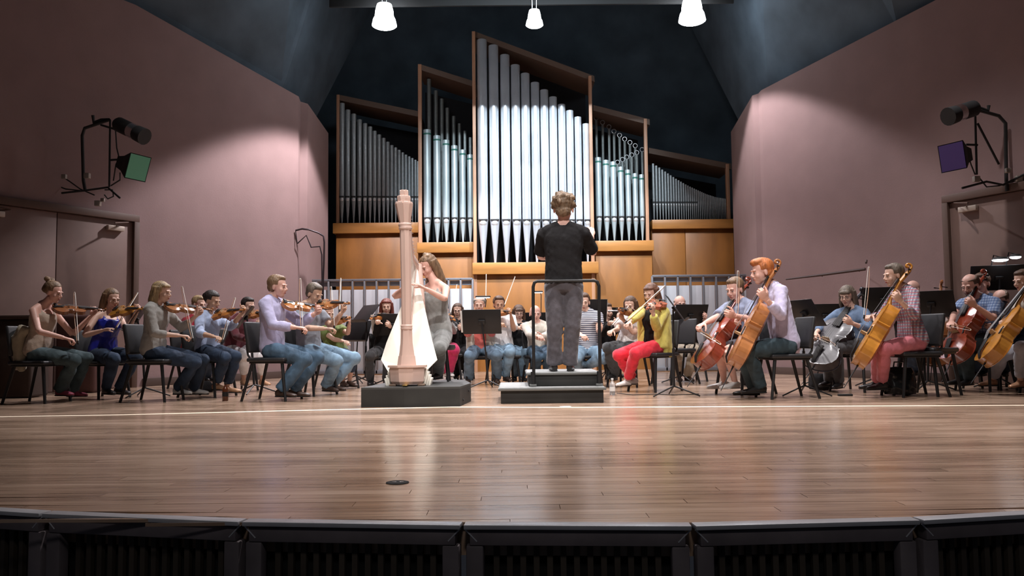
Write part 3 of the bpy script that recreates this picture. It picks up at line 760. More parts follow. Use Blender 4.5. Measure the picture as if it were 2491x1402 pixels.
    for s in (-1, 1):
        q = MB().ell((.0285 * s, .0815, .001), (.0112, .0080, .0054), n=10, k=8); add(place(np.array(q.v), Hc, hax, hs), q.f, 2)
        q = MB().ell((.0285 * s, .0885, .000), (.0058, .004, .0058), n=8, k=6); add(place(np.array(q.v), Hc, hax, hs), q.f, 3)
        q = MB().tube([(.012 * s, .094, .020), (.028 * s, .094, .025), (.044 * s, .084, .020)], [.003, .0042, .002], 6); add(place(np.array(q.v), Hc, hax, hs), q.f, 4)
    q = MB().tube([(-.019, .090, -.058), (-.008, .098, -.056), (.008, .098, -.056), (.019, .090, -.058)], [.002, .004, .004, .002], 6); q.ell((0, .094, -.064), (.013, .006, .0042), n=8, k=6)
    add(place(np.array(q.v), Hc, hax, hs), q.f, 1)
    for side in 'RL':
        W, d, pose, nn = wr[side]; sg = -1 if side == 'R' else 1
        n = Vector(nn) if nn is not None else (Z * .8 + f * .1 if side == 'R' else (f * .3 - Z * .2 + l * .9))
        n = n - d * n.dot(d); n.normalize(); y = n.cross(d)                       # thumb side for the right hand
        hco, _, hf_ = HANDS[pose]; hc = hco.copy()
        if side == 'L': hc[:, 1] *= -1; hf_ = [tuple(reversed(q)) for q in hf_]
        add(place(hc, W, (d, y, n), sz * (.95 if fem else 1.05)), hf_, 0)
        info['hand' + side] = W + d * .085 * sz - n * .02
    zf = 0 if base is None else base
    root = Vector((H.x, H.y, zf))
    V = np.concatenate(allv) - np.array(root)
    me = bpy.data.meshes.new(name); me.from_pydata(V.tolist(), [], faces)
    for mt in (skinmat(skin), M_LIPS, M_EYE, M_IRIS, hairmat(hair)): me.materials.append(mt)
    me.polygons.foreach_set('material_index', mi); me.polygons.foreach_set('use_smooth', [True] * len(faces)); me.update()
    o = bpy.data.objects.new(name, me); C.objects.link(o); o.location = root; TREE[o.name] = []
    tag(o, label, 'person', group)
    def child(nm, v, fc, mt, lab=None):
        mm = bpy.data.meshes.new(nm); mm.from_pydata((np.asarray(v) - np.array(root)).tolist(), [], fc); mm.materials.append(mt)
        mm.polygons.foreach_set('use_smooth', [True] * len(fc)); mm.update()
        c = bpy.data.objects.new(nm, mm); C.objects.link(c); c.parent = o; TREE[o.name].append(c); TREE[c.name] = []
        if lab: c['label'] = lab
        return c
    sd = int(abs(hip[0])) % 97
    def fold(co, no, a=.0060):
        g = noisefield(co, 30, sd) * .7 + (1 - np.abs(noisefield(co * np.array([1, 1, .6]), 55, sd + 5))) ** 2 * .9 + noisefield(co, 120, sd + 9) * .2
        return co + no * (g * a)[:, None]
    if top:
        co, no, Fc = remesh(shirt, vox, 3); child('top' if fem else 'shirt', fold(co, no), Fc, top)
    if legs:
        sec2 = [s for s in sec if s[0] < .12]
        pants.tube([H + up * (TL * s[0]) - (up * .0) for s in sec2] + [H + up * (TL * .12)], [s[1] * sz + .010 for s in sec2] + [.150 * sz], 18, rad2=[s[2] * sz + .010 for s in sec2] + [.105 * sz], ref=l)
        co, no, Fc = remesh(pants, vox, 3); child('trousers', fold(co, no, .0060), Fc, legs)
    if over:
        om = over[0]; q = MB()
        for s in (-1, 1):
            secs = [(-.10, .075, .12), (.2, .070, .118), (.5, .062, .108), (.75, .070, .112), (.92, .060, .085), (.985, .035, .05)]
            q.tube([H + up * (TL * t) + l * (s * (.150 * sz - w_ * .35)) - tf * .008 for t, w_, d_ in secs], [w_ * sz + .014 for t, w_, d_ in secs], 14, rad2=[d_ * sz + .02 for t, w_, d_ in secs], ref=l)
            if len(over) > 1 and over[1]: q.tube([H + l * (s * .15) - tf * .03, H + l * (s * .17) - tf * .05 - Z * over[1]], [.06, .045], 10, rad2=[.1, .05], ref=l)
        secs = [(-.08, .15, .05), (.3, .14, .05), (.7, .15, .05), (.93, .13, .045)]
        q.tube([H + up * (TL * t) - tf * (.085 * sz) for t, w_, d_ in secs], [w_ * sz for t, w_, d_ in secs], 14, rad2=[d_ * sz for t, w_, d_ in secs], ref=l)
        for side, sg in (('R', -1), ('L', 1)):
            sh, E, W = S[side]; q.tube([sh - l * (sg * .05), sh, sh.lerp(E, .5), E, E.lerp(W, .5), E.lerp(W, .8)], [.072, .074, .064, .058, .054, .048], 12)
        co, no, Fc = remesh(q, vox, 3); child(over[2] if len(over) > 2 else 'cardigan', fold(co, no, .005), Fc, om)
    if collar:
        q = MB()
        for s in (-1, 1): q.tube([N + up * .02 + l * (s * .05) - tf * .05, N + up * .03 + l * (s * .062), N - up * .015 + l * (s * .03) + tf * .065, N - up * .06 + l * (s * .045) + tf * .085], [.012, .016, .018, .006], 8)
        child('collar', np.array(q.v), q.f, top)
    if style != 'none':
        hc, hf_ = hair_mesh(style, sd); child('hair', place(hc, Hc, hax, hs * 1.01), hf_, hairmat(hair))
    if beard:
        q = MB(); q.ell((0, .052, -.085), (.040, .038, .034)); q.ell((0, .03, -.065), (.060, .055, .035)); q.tube([(-.022, .090, -.052), (0, .102, -.047), (.022, .090, -.052)], .006, 6)
        bc, bn, bf = remesh(q, .007, 2); child('beard', place(bc, Hc, hax, hs), bf, hairmat(hair))
    if glasses:
        q = MB()
        for s in (-1, 1):
            q.tube([(.030 * s + math.cos(a) * .022, .103, .0 + math.sin(a) * .017) for a in np.linspace(0, 2 * math.pi, 15)[:-1]], .0018, 6, closed=True)
            q.tube([(.052 * s, .102, .004), (.078 * s, .06, .006), (.080 * s, -.01, .0)], .0018, 6)
        q.tube([(-.008, .104, .002), (.008, .104, .002)], .0018, 6)
        child('glasses', place(np.array(q.v), Hc, hax, hs), q.f, mat('glasses_metal', (.08, .07, .07), .3, .7))
    if shoe:
        for side in ft:
            A, fd = ft[side]; sl = Vector((-fd.y, fd.x, 0)); c0 = Vector((A.x, A.y, A.z - .075)); q = MB(); k = sz * (.92 if fem else 1.05)
            q.tube([c0 - fd * .055 * k + Z * .038, c0 - fd * .03 * k + Z * .042, c0 + fd * .03 * k + Z * .040, c0 + fd * .10 * k + Z * .030, c0 + fd * .165 * k + Z * .024, c0 + fd * .20 * k + Z * .020], [.026, .036, .036, .042, .038, .018], 12, rad2=[.036, .041, .040, .029, .023, .014], ref=sl)
            q.tube([c0 + Z * .04, c0 + Z * .085], [.036, .040], 10)
            sc, sn, sf = remesh(q, .009, 2)
            cs = child('shoe', sc, sf, shoe[0])
            q2 = MB(); q2.tube([c0 - fd * .05 * k + Z * .010, c0 + fd * .03 * k + Z * .010, c0 + fd * .11 * k + Z * .010, c0 + fd * .195 * k + Z * .010], [.03, .034, .042, .020], 10, rad2=.010, ref=sl)
            v2 = np.array(q2.v) - np.array(root); ms = bpy.data.meshes.new('sole'); ms.from_pydata(v2.tolist(), [], q2.f); ms.materials.append(shoe[1] if len(shoe) > 1 else M_BLACKM)
            c = bpy.data.objects.new('sole', ms); C.objects.link(c); c.parent = cs; TREE[cs.name].append(c)
    info.update(dict(o=o, f=f, l=l, up=up, tf=tf, N=N, H=H, head=Hc, hax=hax, S=S))
    return info

# ================================================================== INSTRUMENTS (local: bottom of body at origin, neck along +Y, front +Z)
def outline(L, w, n=44):
    t = [0, .01, .04, .10, .17, .23, .30, .352, .375, .395, .44, .50, .56, .60, .622, .648, .70, .78, .85, .91, .955, .985, 1.0]
    h = [.0, .34, .66, .90, .995, 1.0, .93, .815, .85, .70, .575, .535, .575, .665, .790, .70, .765, .80, .765, .64, .46, .24, .07]
    tt = sorted(set(list(np.linspace(0, 1, n)) + t)); hh = np.interp(tt, t, h)
    pts = [(hh[i] * w / 2, tt[i] * L) for i in range(len(tt))]
    return pts + [(-x, y) for x, y in reversed(pts[1:])]
def make_instrument(kind, varn, label, cat, group, pos=None):
    big = kind == 'cello'
    L, wl, rib, tot = (.755, .440, .118, 1.20) if big else (.357, .208, .031, .595) if kind == 'violin' else (.41, .243, .038, .67)
    k = L / .357
    t = tag(empty(kind), label, cat, group)
    ol = outline(L, wl); n = len(ol); m = MB(); arch = .016 * k * (.9 if big else 1)
    rings = []
    def ring(sx, z): return [((x) * sx, (y - L * .48) * (1 - (1 - sx) * .55) + L * .48, z) for x, y in ol]
    rings = [ring(.30, -rib / 2 - arch), ring(.62, -rib / 2 - arch * .85), ring(.88, -rib / 2 - arch * .3), ring(1.0, -rib / 2 - .0035 * k), ring(1.0, -rib / 2), ring(.965, -rib / 2), ring(.965, rib / 2), ring(1.0, rib / 2), ring(1.0, rib / 2 + .0035 * k), ring(.88, rib / 2 + arch * .3), ring(.62, rib / 2 + arch * .85), ring(.30, rib / 2 + arch)]
    V = [p for r_ in rings for p in r_]; Fc = []
    for i in range(len(rings) - 1):
        for j in range(n): Fc.append((i * n + j, i * n + (j + 1) % n, (i + 1) * n + (j + 1) % n, (i + 1) * n + j))
    Fc.append(tuple(range(n - 1, -1, -1))); Fc.append(tuple((len(rings) - 1) * n + j for j in range(n)))
    m.add(V, Fc); m.build('body', varn, t, sharp=50)
    zt = rib / 2 + arch
    # neck, fingerboard
    zf = rib / 2 + .012 * k
    MB().tube([(0, L - .005 * k, rib / 2 - .006 * k), (0, L + .02 * k, rib / 2 + .002 * k), (0, L + .13 * k, rib / 2 + .006 * k)], [.015 * k, .011 * k, .0105 * k], 10, rad2=[.014 * k, .009 * k, .008 * k], ref=(1, 0, 0)).build('neck', varn, t)
    MB().add([(-.021 * k, L - .085 * k, zt + .006 * k), (.021 * k, L - .085 * k, zt + .006 * k), (.012 * k, L + .135 * k, zf + .004 * k), (-.012 * k, L + .135 * k, zf + .004 * k), (-.021 * k, L - .085 * k, zt + .011 * k), (.021 * k, L - .085 * k, zt + .011 * k), (.012 * k, L + .135 * k, zf + .009 * k), (-.012 * k, L + .135 * k, zf + .009 * k)],
             [(3, 2, 1, 0), (4, 5, 6, 7), (0, 1, 5, 4), (1, 2, 6, 5), (2, 3, 7, 6), (3, 0, 4, 7)]).build('fingerboard', M_EBONY, t, smooth=False)
    # peg box and scroll
    sc = MB(); y0 = L + .13 * k; q = [(0, y0, rib / 2 + .006 * k), (0, y0 + .04 * k, rib / 2 + .001 * k), (0, y0 + .07 * k, rib / 2 - .005 * k), (0, y0 + .085 * k, rib / 2 - .004 * k)]
    for a in np.linspace(-.6, 5.6, 13):
        r_ = (.017 - .0021 * a) * k; q.append((0, y0 + .085 * k + math.sin(a) * r_ * .9 + .006 * k, rib / 2 + .0115 * k - math.cos(a) * r_))
    sc.tube(q, [.011 * k, .0115 * k, .010 * k, .009 * k] + [.0085 * k] * 9 + [.010 * k] * 4, 8, rad2=[.010 * k, .011 * k, .009 * k, .007 * k] + [.006 * k] * 13, ref=(1, 0, 0))
    sc.build('scroll', varn, t)
    for i in range(4):
        s = 1 if i % 2 else -1; y = y0 + (.018 + i * .015) * k
        MB().tube([(0, y, rib / 2), (s * .026 * k, y, rib / 2), (s * .030 * k, y, rib / 2), (s * .042 * k, y, rib / 2)], [.003 * k, .0028 * k, .0075 * k, .006 * k], 8, rad2=[.003 * k, .0028 * k, .0035 * k, .003 * k]).build('peg', M_EBONY, t)
    yb = L * .455
    MB().add([(-.021 * k, yb - .003 * k, zt - .002), (.021 * k, yb - .003 * k, zt - .002), (.019 * k, yb - .001 * k, zt + .028 * k), (-.019 * k, yb - .001 * k, zt + .028 * k), (-.021 * k, yb + .003 * k, zt - .002), (.021 * k, yb + .003 * k, zt - .002), (.019 * k, yb + .001 * k, zt + .028 * k), (-.019 * k, yb + .001 * k, zt + .028 * k)],
             [(0, 1, 2, 3), (7, 6, 5, 4), (0, 4, 5, 1), (1, 5, 6, 2), (2, 6, 7, 3), (3, 7, 4, 0)]).build('bridge', mat('bridge_maple', (.62, .45, .26), .6), t, smooth=False)
    MB().tube([(0, .005 * k, rib / 2 + .006 * k), (0, .03 * k, zt + .008 * k), (0, .11 * k, zt + .015 * k)], [.010 * k, .013 * k, .020 * k], 8, rad2=[.003 * k, .005 * k, .006 * k], ref=(1, 0, 0)).build('tailpiece', M_EBONY, t)
    st = MB()
    for i in range(4):
        x = (i - 1.5) / 1.5
        st.tube([(x * .012 * k, .11 * k, zt + .02 * k), (x * .0165 * k, yb, zt + .030 * k), (x * .008 * k, L + .135 * k, zf + .012 * k)], .0007 * k + .0003, 4, cap=False)
    st.build('strings', M_STEEL, t)
    for s in (-1, 1):
        pts = [(s * (.050 + .006 * math.sin(a * 2.2 - .5)) * k * 1.0 + s * .004 * k * (a - 1.5), yb + (a - 1.5) * .021 * k, zt - .0045 * k + .0) for a in np.linspace(0, 3, 9)]
        MB().tube(pts, [.0035 * k, .0022 * k, .0026 * k, .003 * k, .003 * k, .003 * k, .0026 * k, .0022 * k, .0035 * k], 6, rad2=.004 * k).build('f_hole', M_BLACKM, t)
    if big: MB().tube([(0, .01, 0), (0, -.05, 0), (0, -.28, 0)], [.010, .006, .004], 8).build('endpin', M_BLACK, t)
    else: MB().ell((-.035 * k, .035 * k, zt + .008 * k), (.032 * k, .024 * k, .008 * k), n=12, k=6).build('chin_rest', M_EBONY, t)
    return t
VAR = {}
def varnish(nm, c): return mat('varnish_' + nm, c, .22, noise=.3, nscale=5, stretch=(1, .25, 1), coat=.6)
V_ORANGE = varnish('amber', (.46, .17, .04)); V_RED = varnish('red', (.25, .045, .022)); V_GOLD = varnish('gold', (.52, .22, .035))
V_BROWN = varnish('brown', (.28, .10, .035)); V_DARK = mat('carbon_weave', (.03, .026, .034), .42, 0, noise=.3, nscale=40, coat=.2)
V_ORBR = varnish('orange_brown', (.40, .16, .055))
PROTO = {}
def put_instrument(kind, varn, label, A, B, normal, group=None, scale=1.0):
    """A = bottom of the body, B = a point towards the scroll"""
    key = (kind, varn.name)
    cat = {'violin': 'violin', 'viola': 'viola', 'cello': 'cello'}[kind]
    group = group or {'violin': 'violins held by the players', 'viola': 'violins held by the players', 'cello': 'cellos held by the players'}[kind]
    if key not in PROTO: t = PROTO[key] = make_instrument(kind, varn, label, cat, group)
    else: t = copy_tree(PROTO[key]); tag(t, label, cat, group)
    y = (B - A).normalized(); z = Vector(normal); z = (z - y * z.dot(y)).normalized(); x = y.cross(z)
    Mx = Matrix((x, y, z)).transposed()
    t.rotation_euler = Mx.to_euler(); t.location = A; t.scale = (scale,) * 3
    return t
def make_bow(label, A, B, hairdir, group='bows held by the players', L=.72, dark=False):
    key = 'bow_dark' if dark else 'bow'
    if key not in PROTO:
        t = tag(empty('bow'), label, 'bow', group)
        wood = mat('bow_wood', (.30, .15, .07) if not dark else (.08, .03, .02), .35)
        MB().tube([(0, y * .72 / 8 - .0, -.016 + .011 * math.sin(y / 8 * math.pi) - .002) for y in range(9)], [.0045, .0045, .0044, .0042, .004, .0038, .0036, .0034, .0032], 8).build('stick', wood, t)
        MB().rbox((0, .012, -.027), (.012, .045, .020), .003).build('frog', M_EBONY, t)
        MB().tube([(0, .715, -.018), (0, .722, -.028), (0, .712, -.036)], [.004, .005, .003], 6).build('tip', mat('bow_tip', (.7, .66, .6), .4), t)
        MB().box((0, .365, -.034), (.009, .69, .0015)).build('hair_ribbon', mat('horsehair', (.78, .74, .66), .6), t, smooth=False)
        PROTO[key] = t
    else: t = copy_tree(PROTO[key]); tag(t, label, 'bow', group)
    y = (B - A).normalized(); z = -Vector(hairdir); z = (z - y * z.dot(y)).normalized(); x = y.cross(z)
    t.rotation_euler = Matrix((x, y, z)).transposed().to_euler(); t.location = A
    return t

# ================================================================== CHAIRS AND STANDS
def make_chair(label):
    t = tag(empty('orchestra_chair'), label, 'chair', 'black orchestra chairs')
    MB().rbox((0, 0, .445), (.45, .44, .045), .018, seg=3).build('seat', M_VINYL, t)
    bk = MB(); rot = Matrix.Rotation(R(-10), 3, 'X')
    bk.rbox((0, .225, .69), (.43, .045, .34), .02, rot, seg=3); bk.build('backrest', M_VINYL, t)
    MB().rbox((0, 0, .415), (.40, .40, .02), .006).build('seat_frame', M_BLACK, t)
    for sx in (-1, 1):
        MB().tube([(sx * .17, -.17, .42), (sx * .205, -.23, .0)], [.019, .015], 8).build('leg', M_BLACK, t)
        MB().tube([(sx * .17, .17, .42), (sx * .205, .28, .0)], [.019, .015], 8).build('leg', M_BLACK, t)
        MB().tube([(sx * .18, .16, .41), (sx * .185, .22, .50), (sx * .18, .24, .62)], .012, 8).build('back_support', M_BLACK, t)
    return t
CH0 = None
def chair(label, x, y, yaw, zs=1.0):
    """yaw: 0 = sitter faces the camera"""
    global CH0
    if CH0 is None: t = CH0 = make_chair(label)
    else: t = copy_tree(CH0); t['label'] = label
    t.location = (x, y, 0); t.rotation_euler = (0, 0, R(yaw)); t.scale = (1, 1, zs); return t
def chair_under(pp, what, yaw=None, back=.03, zs=None):
    H, f = pp['H'], pp['f']; yw = math.degrees(math.atan2(f.x, -f.y)) if yaw is None else yaw
    z = zs or max(.88, min(1.16, (H.z - .098) / .468)); ff = Vector((math.sin(R(yw)), -math.cos(R(yw)), 0))
    return chair(what, H.x + ff.x * back, H.y + ff.y * back, yw, z)
ST = {}
def stand(label, base, desk, yaw, tilt=22, page=None, wide=.51, mat_=None, legrot=0, spages=None):
    """base = point on the floor; desk = centre of the desk; yaw: 0 = music faces the camera"""
    t = tag(empty('music_stand', base), label, 'music stand', 'black music stands')
    fx = Vector((math.sin(R(yaw)), -math.cos(R(yaw)), 0)); l = Vector((-fx.y, fx.x, 0))
    up = (Z * math.cos(R(tilt)) - fx * math.sin(R(tilt))); n = fx * math.cos(R(tilt)) + Z * math.sin(R(tilt))
    rot = Matrix((l, n, up)).transposed(); h = .335
    MB().rbox(desk, (wide, .006, h), .0025, rot).build('desk', M_BLACK, t)
    MB().rbox(desk - up * (h / 2) + n * .03, (wide, .065, .005), .002, rot).build('lip', M_BLACK, t)
    MB().rbox(desk - n * .018, (.09, .03, .06), .008, rot).build('desk_bracket', M_BLACK, t)
    top = desk - n * .03; b = Vector((base.x, base.y, 0))
    MB().tube([b + Z * .10, b.lerp(Vector((top.x, top.y, 0)), .3) + Z * (top.z * .55)], .015, 8).build('pole', M_BLACK, t)
    MB().tube([b.lerp(Vector((top.x, top.y, 0)), .28) + Z * (top.z * .52), top], .010, 8).build('upper_pole', M_BLACK, t)
    for k in range(3):
        a = R(legrot + k * 120); d = Vector((math.cos(a), math.sin(a), 0))
        MB().tube([b + Z * .11, b + d * .12 + Z * .07, b + d * .29 + Z * .008], [.010, .009, .008], 6).build('leg', M_BLACK, t)
    if page:
        off, wd = page
        c = desk + l * off + n * .008 + up * .0
        s = tag(MB().rbox(c, (wd, .003, .30), .001, rot).build('sheet_music', M_PAPER, base=c), 'sheet music on the ' + ' '.join(label.replace(',', '').split()[:9]), 'sheet music', 'sheet music on the stands')
    return t, (l, n, up)
# ================================================================== THE PLAYERS
J_DK = denim('dark', (.022, .040, .075)); J_MID = denim('mid', (.06, .11, .17)); J_LT = denim('light', (.20, .31, .42)); J_GR = denim('green_blue', (.055, .085, .095))
T_BLK = cloth('black', (.014, .013, .014)); T_WHT = cloth('white', (.86, .84, .84)); T_GRY = cloth('heather_grey', (.36, .35, .34))
SH_BLK = mat('shoe_black', (.02, .018, .018), .35); SH_WHT = mat('shoe_white', (.62, .60, .58), .5); SH_TAN = mat('shoe_tan', (.45, .25, .14), .5); SH_BRN = mat('shoe_brown', (.05, .028, .02), .45); SH_PNK = mat('shoe_pink', (.30, .05, .09), .5)
CAMV = lambda p: (CAM - p).normalized()
def violin(pp, lab, tail, scroll, kind='violin', v=V_ORANGE, dy=0.0, nz=.75, nc=.65, sgn=0, dist=None):
    Ld = .585 if kind == 'violin' else .65
    A = P(*tail, pp['head'].y + dy); nat = pp['handL']
    B = solve(A, scroll[0], scroll[1], dist or Ld, nat, sgn)
    n = Z * nz + Vector((0, -1, 0)) * nc
    return put_instrument(kind, v, lab, A, B, n), A, B
def bow(pp, lab, frog, tip, sgn=0, nat=None, hd=None, L=.70, dy=0, dark=False, free=None):
    A = P(*frog, (pp['handR'].y if free is None else free) + dy)
    B = solve(A, tip[0], tip[1], L, nat if nat is not None else A + Z * .6, sgn)
    return make_bow(lab, A, B, hd if hd is not None else pp['f'], dark=dark)

def left_block():
    p = person('woman in a beige tank top with a brown updo playing violin, leftmost player', 9.1, 82, (92, 856), (107, 745), (130, 712), 84, 16, armR=((94, 807), (158, 823)), armL=((177, 815), (222, 768)),
               legR=((180, 877), (146, 948)), legL=((210, 871), (174, 950)), skin='pink', hair='ltbrown', style='updo', top=cloth('beige', (.48, .38, .30)), sleeve=0, legs=J_GR, flare=.018, shoe=(SH_PNK,), fem=True)
    violin(p, 'violin under the chin of the woman in the beige tank top', (128, 752), (256, 758), v=V_BROWN, dy=-.05); bow(p, 'violin bow in the hand of the woman in the beige tank top', (184, 838), (176, 717))
    chair_under(p, 'black chair of the woman in the beige tank top')
    cp = p['H']; # jacket over the chair back
    q = MB(); b0 = P(52, 812, 9.15)
    for k in range(7):
        yy = 8.98 + k * .065; dz = RNG.uniform(-.05, .05)
        q.tube([P(72, 806, yy), P(56, 802, yy), P(46, 822, yy), P(46 + k % 3 * 3, 852, yy + .01), P(50, 882 + k * 3, yy), P(54, 900 + dz * 100, yy)], [.04, .065, .075, .075, .06, .03], 10)
    co, no, Fc = remesh(q, .014, 3); co = co + no * (noisefield(co, 45, 3) * .008)[:, None]
    q = MB(); q.add(co.tolist(), Fc); tag(q.build('jacket', cloth('khaki', (.36, .31, .22)), base=Vector((b0.x, b0.y, b0.z))), 'crumpled khaki jacket hung over the back of the leftmost chair', 'jacket')
    p = person('woman in a shiny blue top with long brown hair playing violin', 9.75, 62, (250, 858), (264, 761), (272, 728), 58, 14, armR=((205, 817), (250, 804)), armL=((308, 806), (332, 762)),
               legR=((277, 874), (258, 945)), legL=((330, 869), (288, 945)), skin='fair', hair='ltbrown', style='long', top=mat('blue_satin', (.012, .02, .30), .3, noise=.3, nscale=10, bump=.3, bscale=40), sleeve=0, legs=J_DK, shoe=(SH_BLK,), fem=True, poseR='relax')
    violin(p, 'violin of the woman in the shiny blue top', (276, 759), (352, 755), v=V_GOLD, dy=-.08); bow(p, 'thin bow held by the woman in the shiny blue top', (276, 803), (329, 716))
    chair_under(p, 'black chair of the woman in the shiny blue top', back=.0)
    p = person('woman in a grey sweater with a blonde bob playing violin', 9.15, 84, (372, 852), (381, 741), (394, 712), 84, 8, armR=((376, 812), (438, 817)), armL=((443, 800), (480, 766)),
               legR=((478, 884), (432, 945)), legL=((502, 879), (470, 945)), skin='fair', hair='blonde', style='bob', top=cloth('sweater_grey', (.34, .33, .31)), sleeve=1.5, legs=J_DK, flare=.006, shoe=(SH_WHT,), fem=True)
    violin(p, 'violin of the woman with the blonde bob', (401, 747), (516, 757), v=V_ORBR, dy=-.05); bow(p, 'violin bow of the woman with the blonde bob', (464, 832), (438, 703))
    chair_under(p, 'black chair of the woman with the blonde bob')
    p = person('woman in a light blue blouse with dark hair in a bun playing violin', 9.8, 74, (505, 850), (507, 764), (516, 733), 72, 14, armR=((486, 812), (520, 819)), armL=((562, 796), (588, 762)),
               legR=((546, 871), (526, 935)), legL=((573, 868), (552, 941)), skin='asian', hair='dark', style='bun', top=cloth('pale_blue', (.36, .44, .62)), sleeve=1.4, legs=J_DK, cuff=.93, shoe=(SH_TAN,), fem=True)
    violin(p, 'violin of the woman in the light blue blouse', (524, 766), (598, 757), v=V_ORANGE, dy=-.08); bow(p, 'violin bow of the woman in the light blue blouse', (535, 833), (566, 729))
    chair_under(p, 'black chair of the woman in the light blue blouse')
    p = person('violinist with pale hair and a red top, mostly hidden behind the light blue blouse', 11.6, 60, (468, 850), (476, 772), (484, 741), 62, 10, armR=((462, 812), (490, 800)), armL=((500, 800), (520, 775)),
               legR=((500, 868), (490, 915)), legL=((510, 866), (505, 915)), hair='blonde', style='short', top=cloth('red', (.42, .03, .05)), legs=J_DK, shoe=(SH_BLK,), fem=True, vox=.018)
    chair_under(p, 'black chair of the player in the red top')
    p = person('player in a maroon sweater and white trousers, half hidden behind a tilted stand', 11.0, 42, (572, 850), (590, 770), (604, 746), 50, 10, armR=((575, 818), (600, 826)), armL=((615, 800), (628, 790)),
               legR=((594, 866), (592, 925)), legL=((636, 868), (638, 925)), hair='dark', style='short', top=cloth('maroon', (.12, .02, .03)), legs=T_WHT, cuff=.85, shoe=(SH_TAN, SH_WHT), fem=True, vox=.018)
    chair_under(p, 'black chair of the player in white trousers')
    violin(p, 'violin of the player in the maroon sweater', (606, 765), (650, 768), dy=-.1)
    p = person('balding man in a lavender shirt playing violin, nearest left of the harp', 9.1, 80, (662, 848), (662, 727), (676, 698), 78, 6, armR=((664, 792), (720, 797)), armL=((734, 788), (768, 762)),
               legR=((742, 875), (682, 950)), legL=((772, 871), (712, 950)), skin='pink', hair='ltbrown', style='short', top=cloth('lavender', (.44, .42, .62)), sleeve=1.8, legs=J_MID, flare=.012, shoe=(SH_BRN,), collar=True, toe=75)
    violin(p, 'violin of the man in the lavender shirt', (687, 741), (795, 753), v=V_ORANGE, dy=-.05); bow(p, 'upright violin bow of the man in the lavender shirt', (730, 812), (725, 683))
    chair_under(p, 'black chair of the man in the lavender shirt')
    p = person('man in a grey t-shirt and pale jeans playing violin', 9.9, 62, (752, 848), (746, 744), (765, 716), 58, 24, armR=((736, 798), (792, 800)), armL=((806, 796), (832, 760)),
               legR=((818, 878), (794, 938)), legL=((862, 872), (806, 936)), skin='asian', hair='greybrown', style='short', top=cloth('grey_tee', (.24, .26, .30)), sleeve=.7, legs=J_LT, flare=.010, shoe=(SH_BRN,), toe=60)
    violin(p, 'violin of the man in the grey t-shirt', (772, 742), (852, 742), v=V_ORBR, dy=-.1); bow(p, 'violin bow of the man in the grey t-shirt', (808, 800), (801, 703))
    chair_under(p, 'black chair of the man in the grey t-shirt')
    p = person('viola player in a green top and calf-length jeans behind the pale jeans', 11.3, 38, (818, 858), (800, 790), (797, 762), 45, 18, armR=((812, 826), (835, 830)), armL=((846, 812), (850, 786)),
               legR=((838, 880), (834, 928)), legL=((858, 874), (850, 928)), skin='fair', hair='brown', style='shoulder', top=cloth('green', (.14, .19, .05)), sleeve=.6, legs=J_DK, cuff=.75, shoe=(SH_BRN,), fem=True, vox=.018)
    violin(p, 'tan viola of the player in the green top', (812, 784), (852, 778), kind='viola', dy=-.12); bow(p, 'upright bow of the player in the green top', (823, 760), (826, 682), free=11.2)
    chair_under(p, 'black chair of the player in the green top')

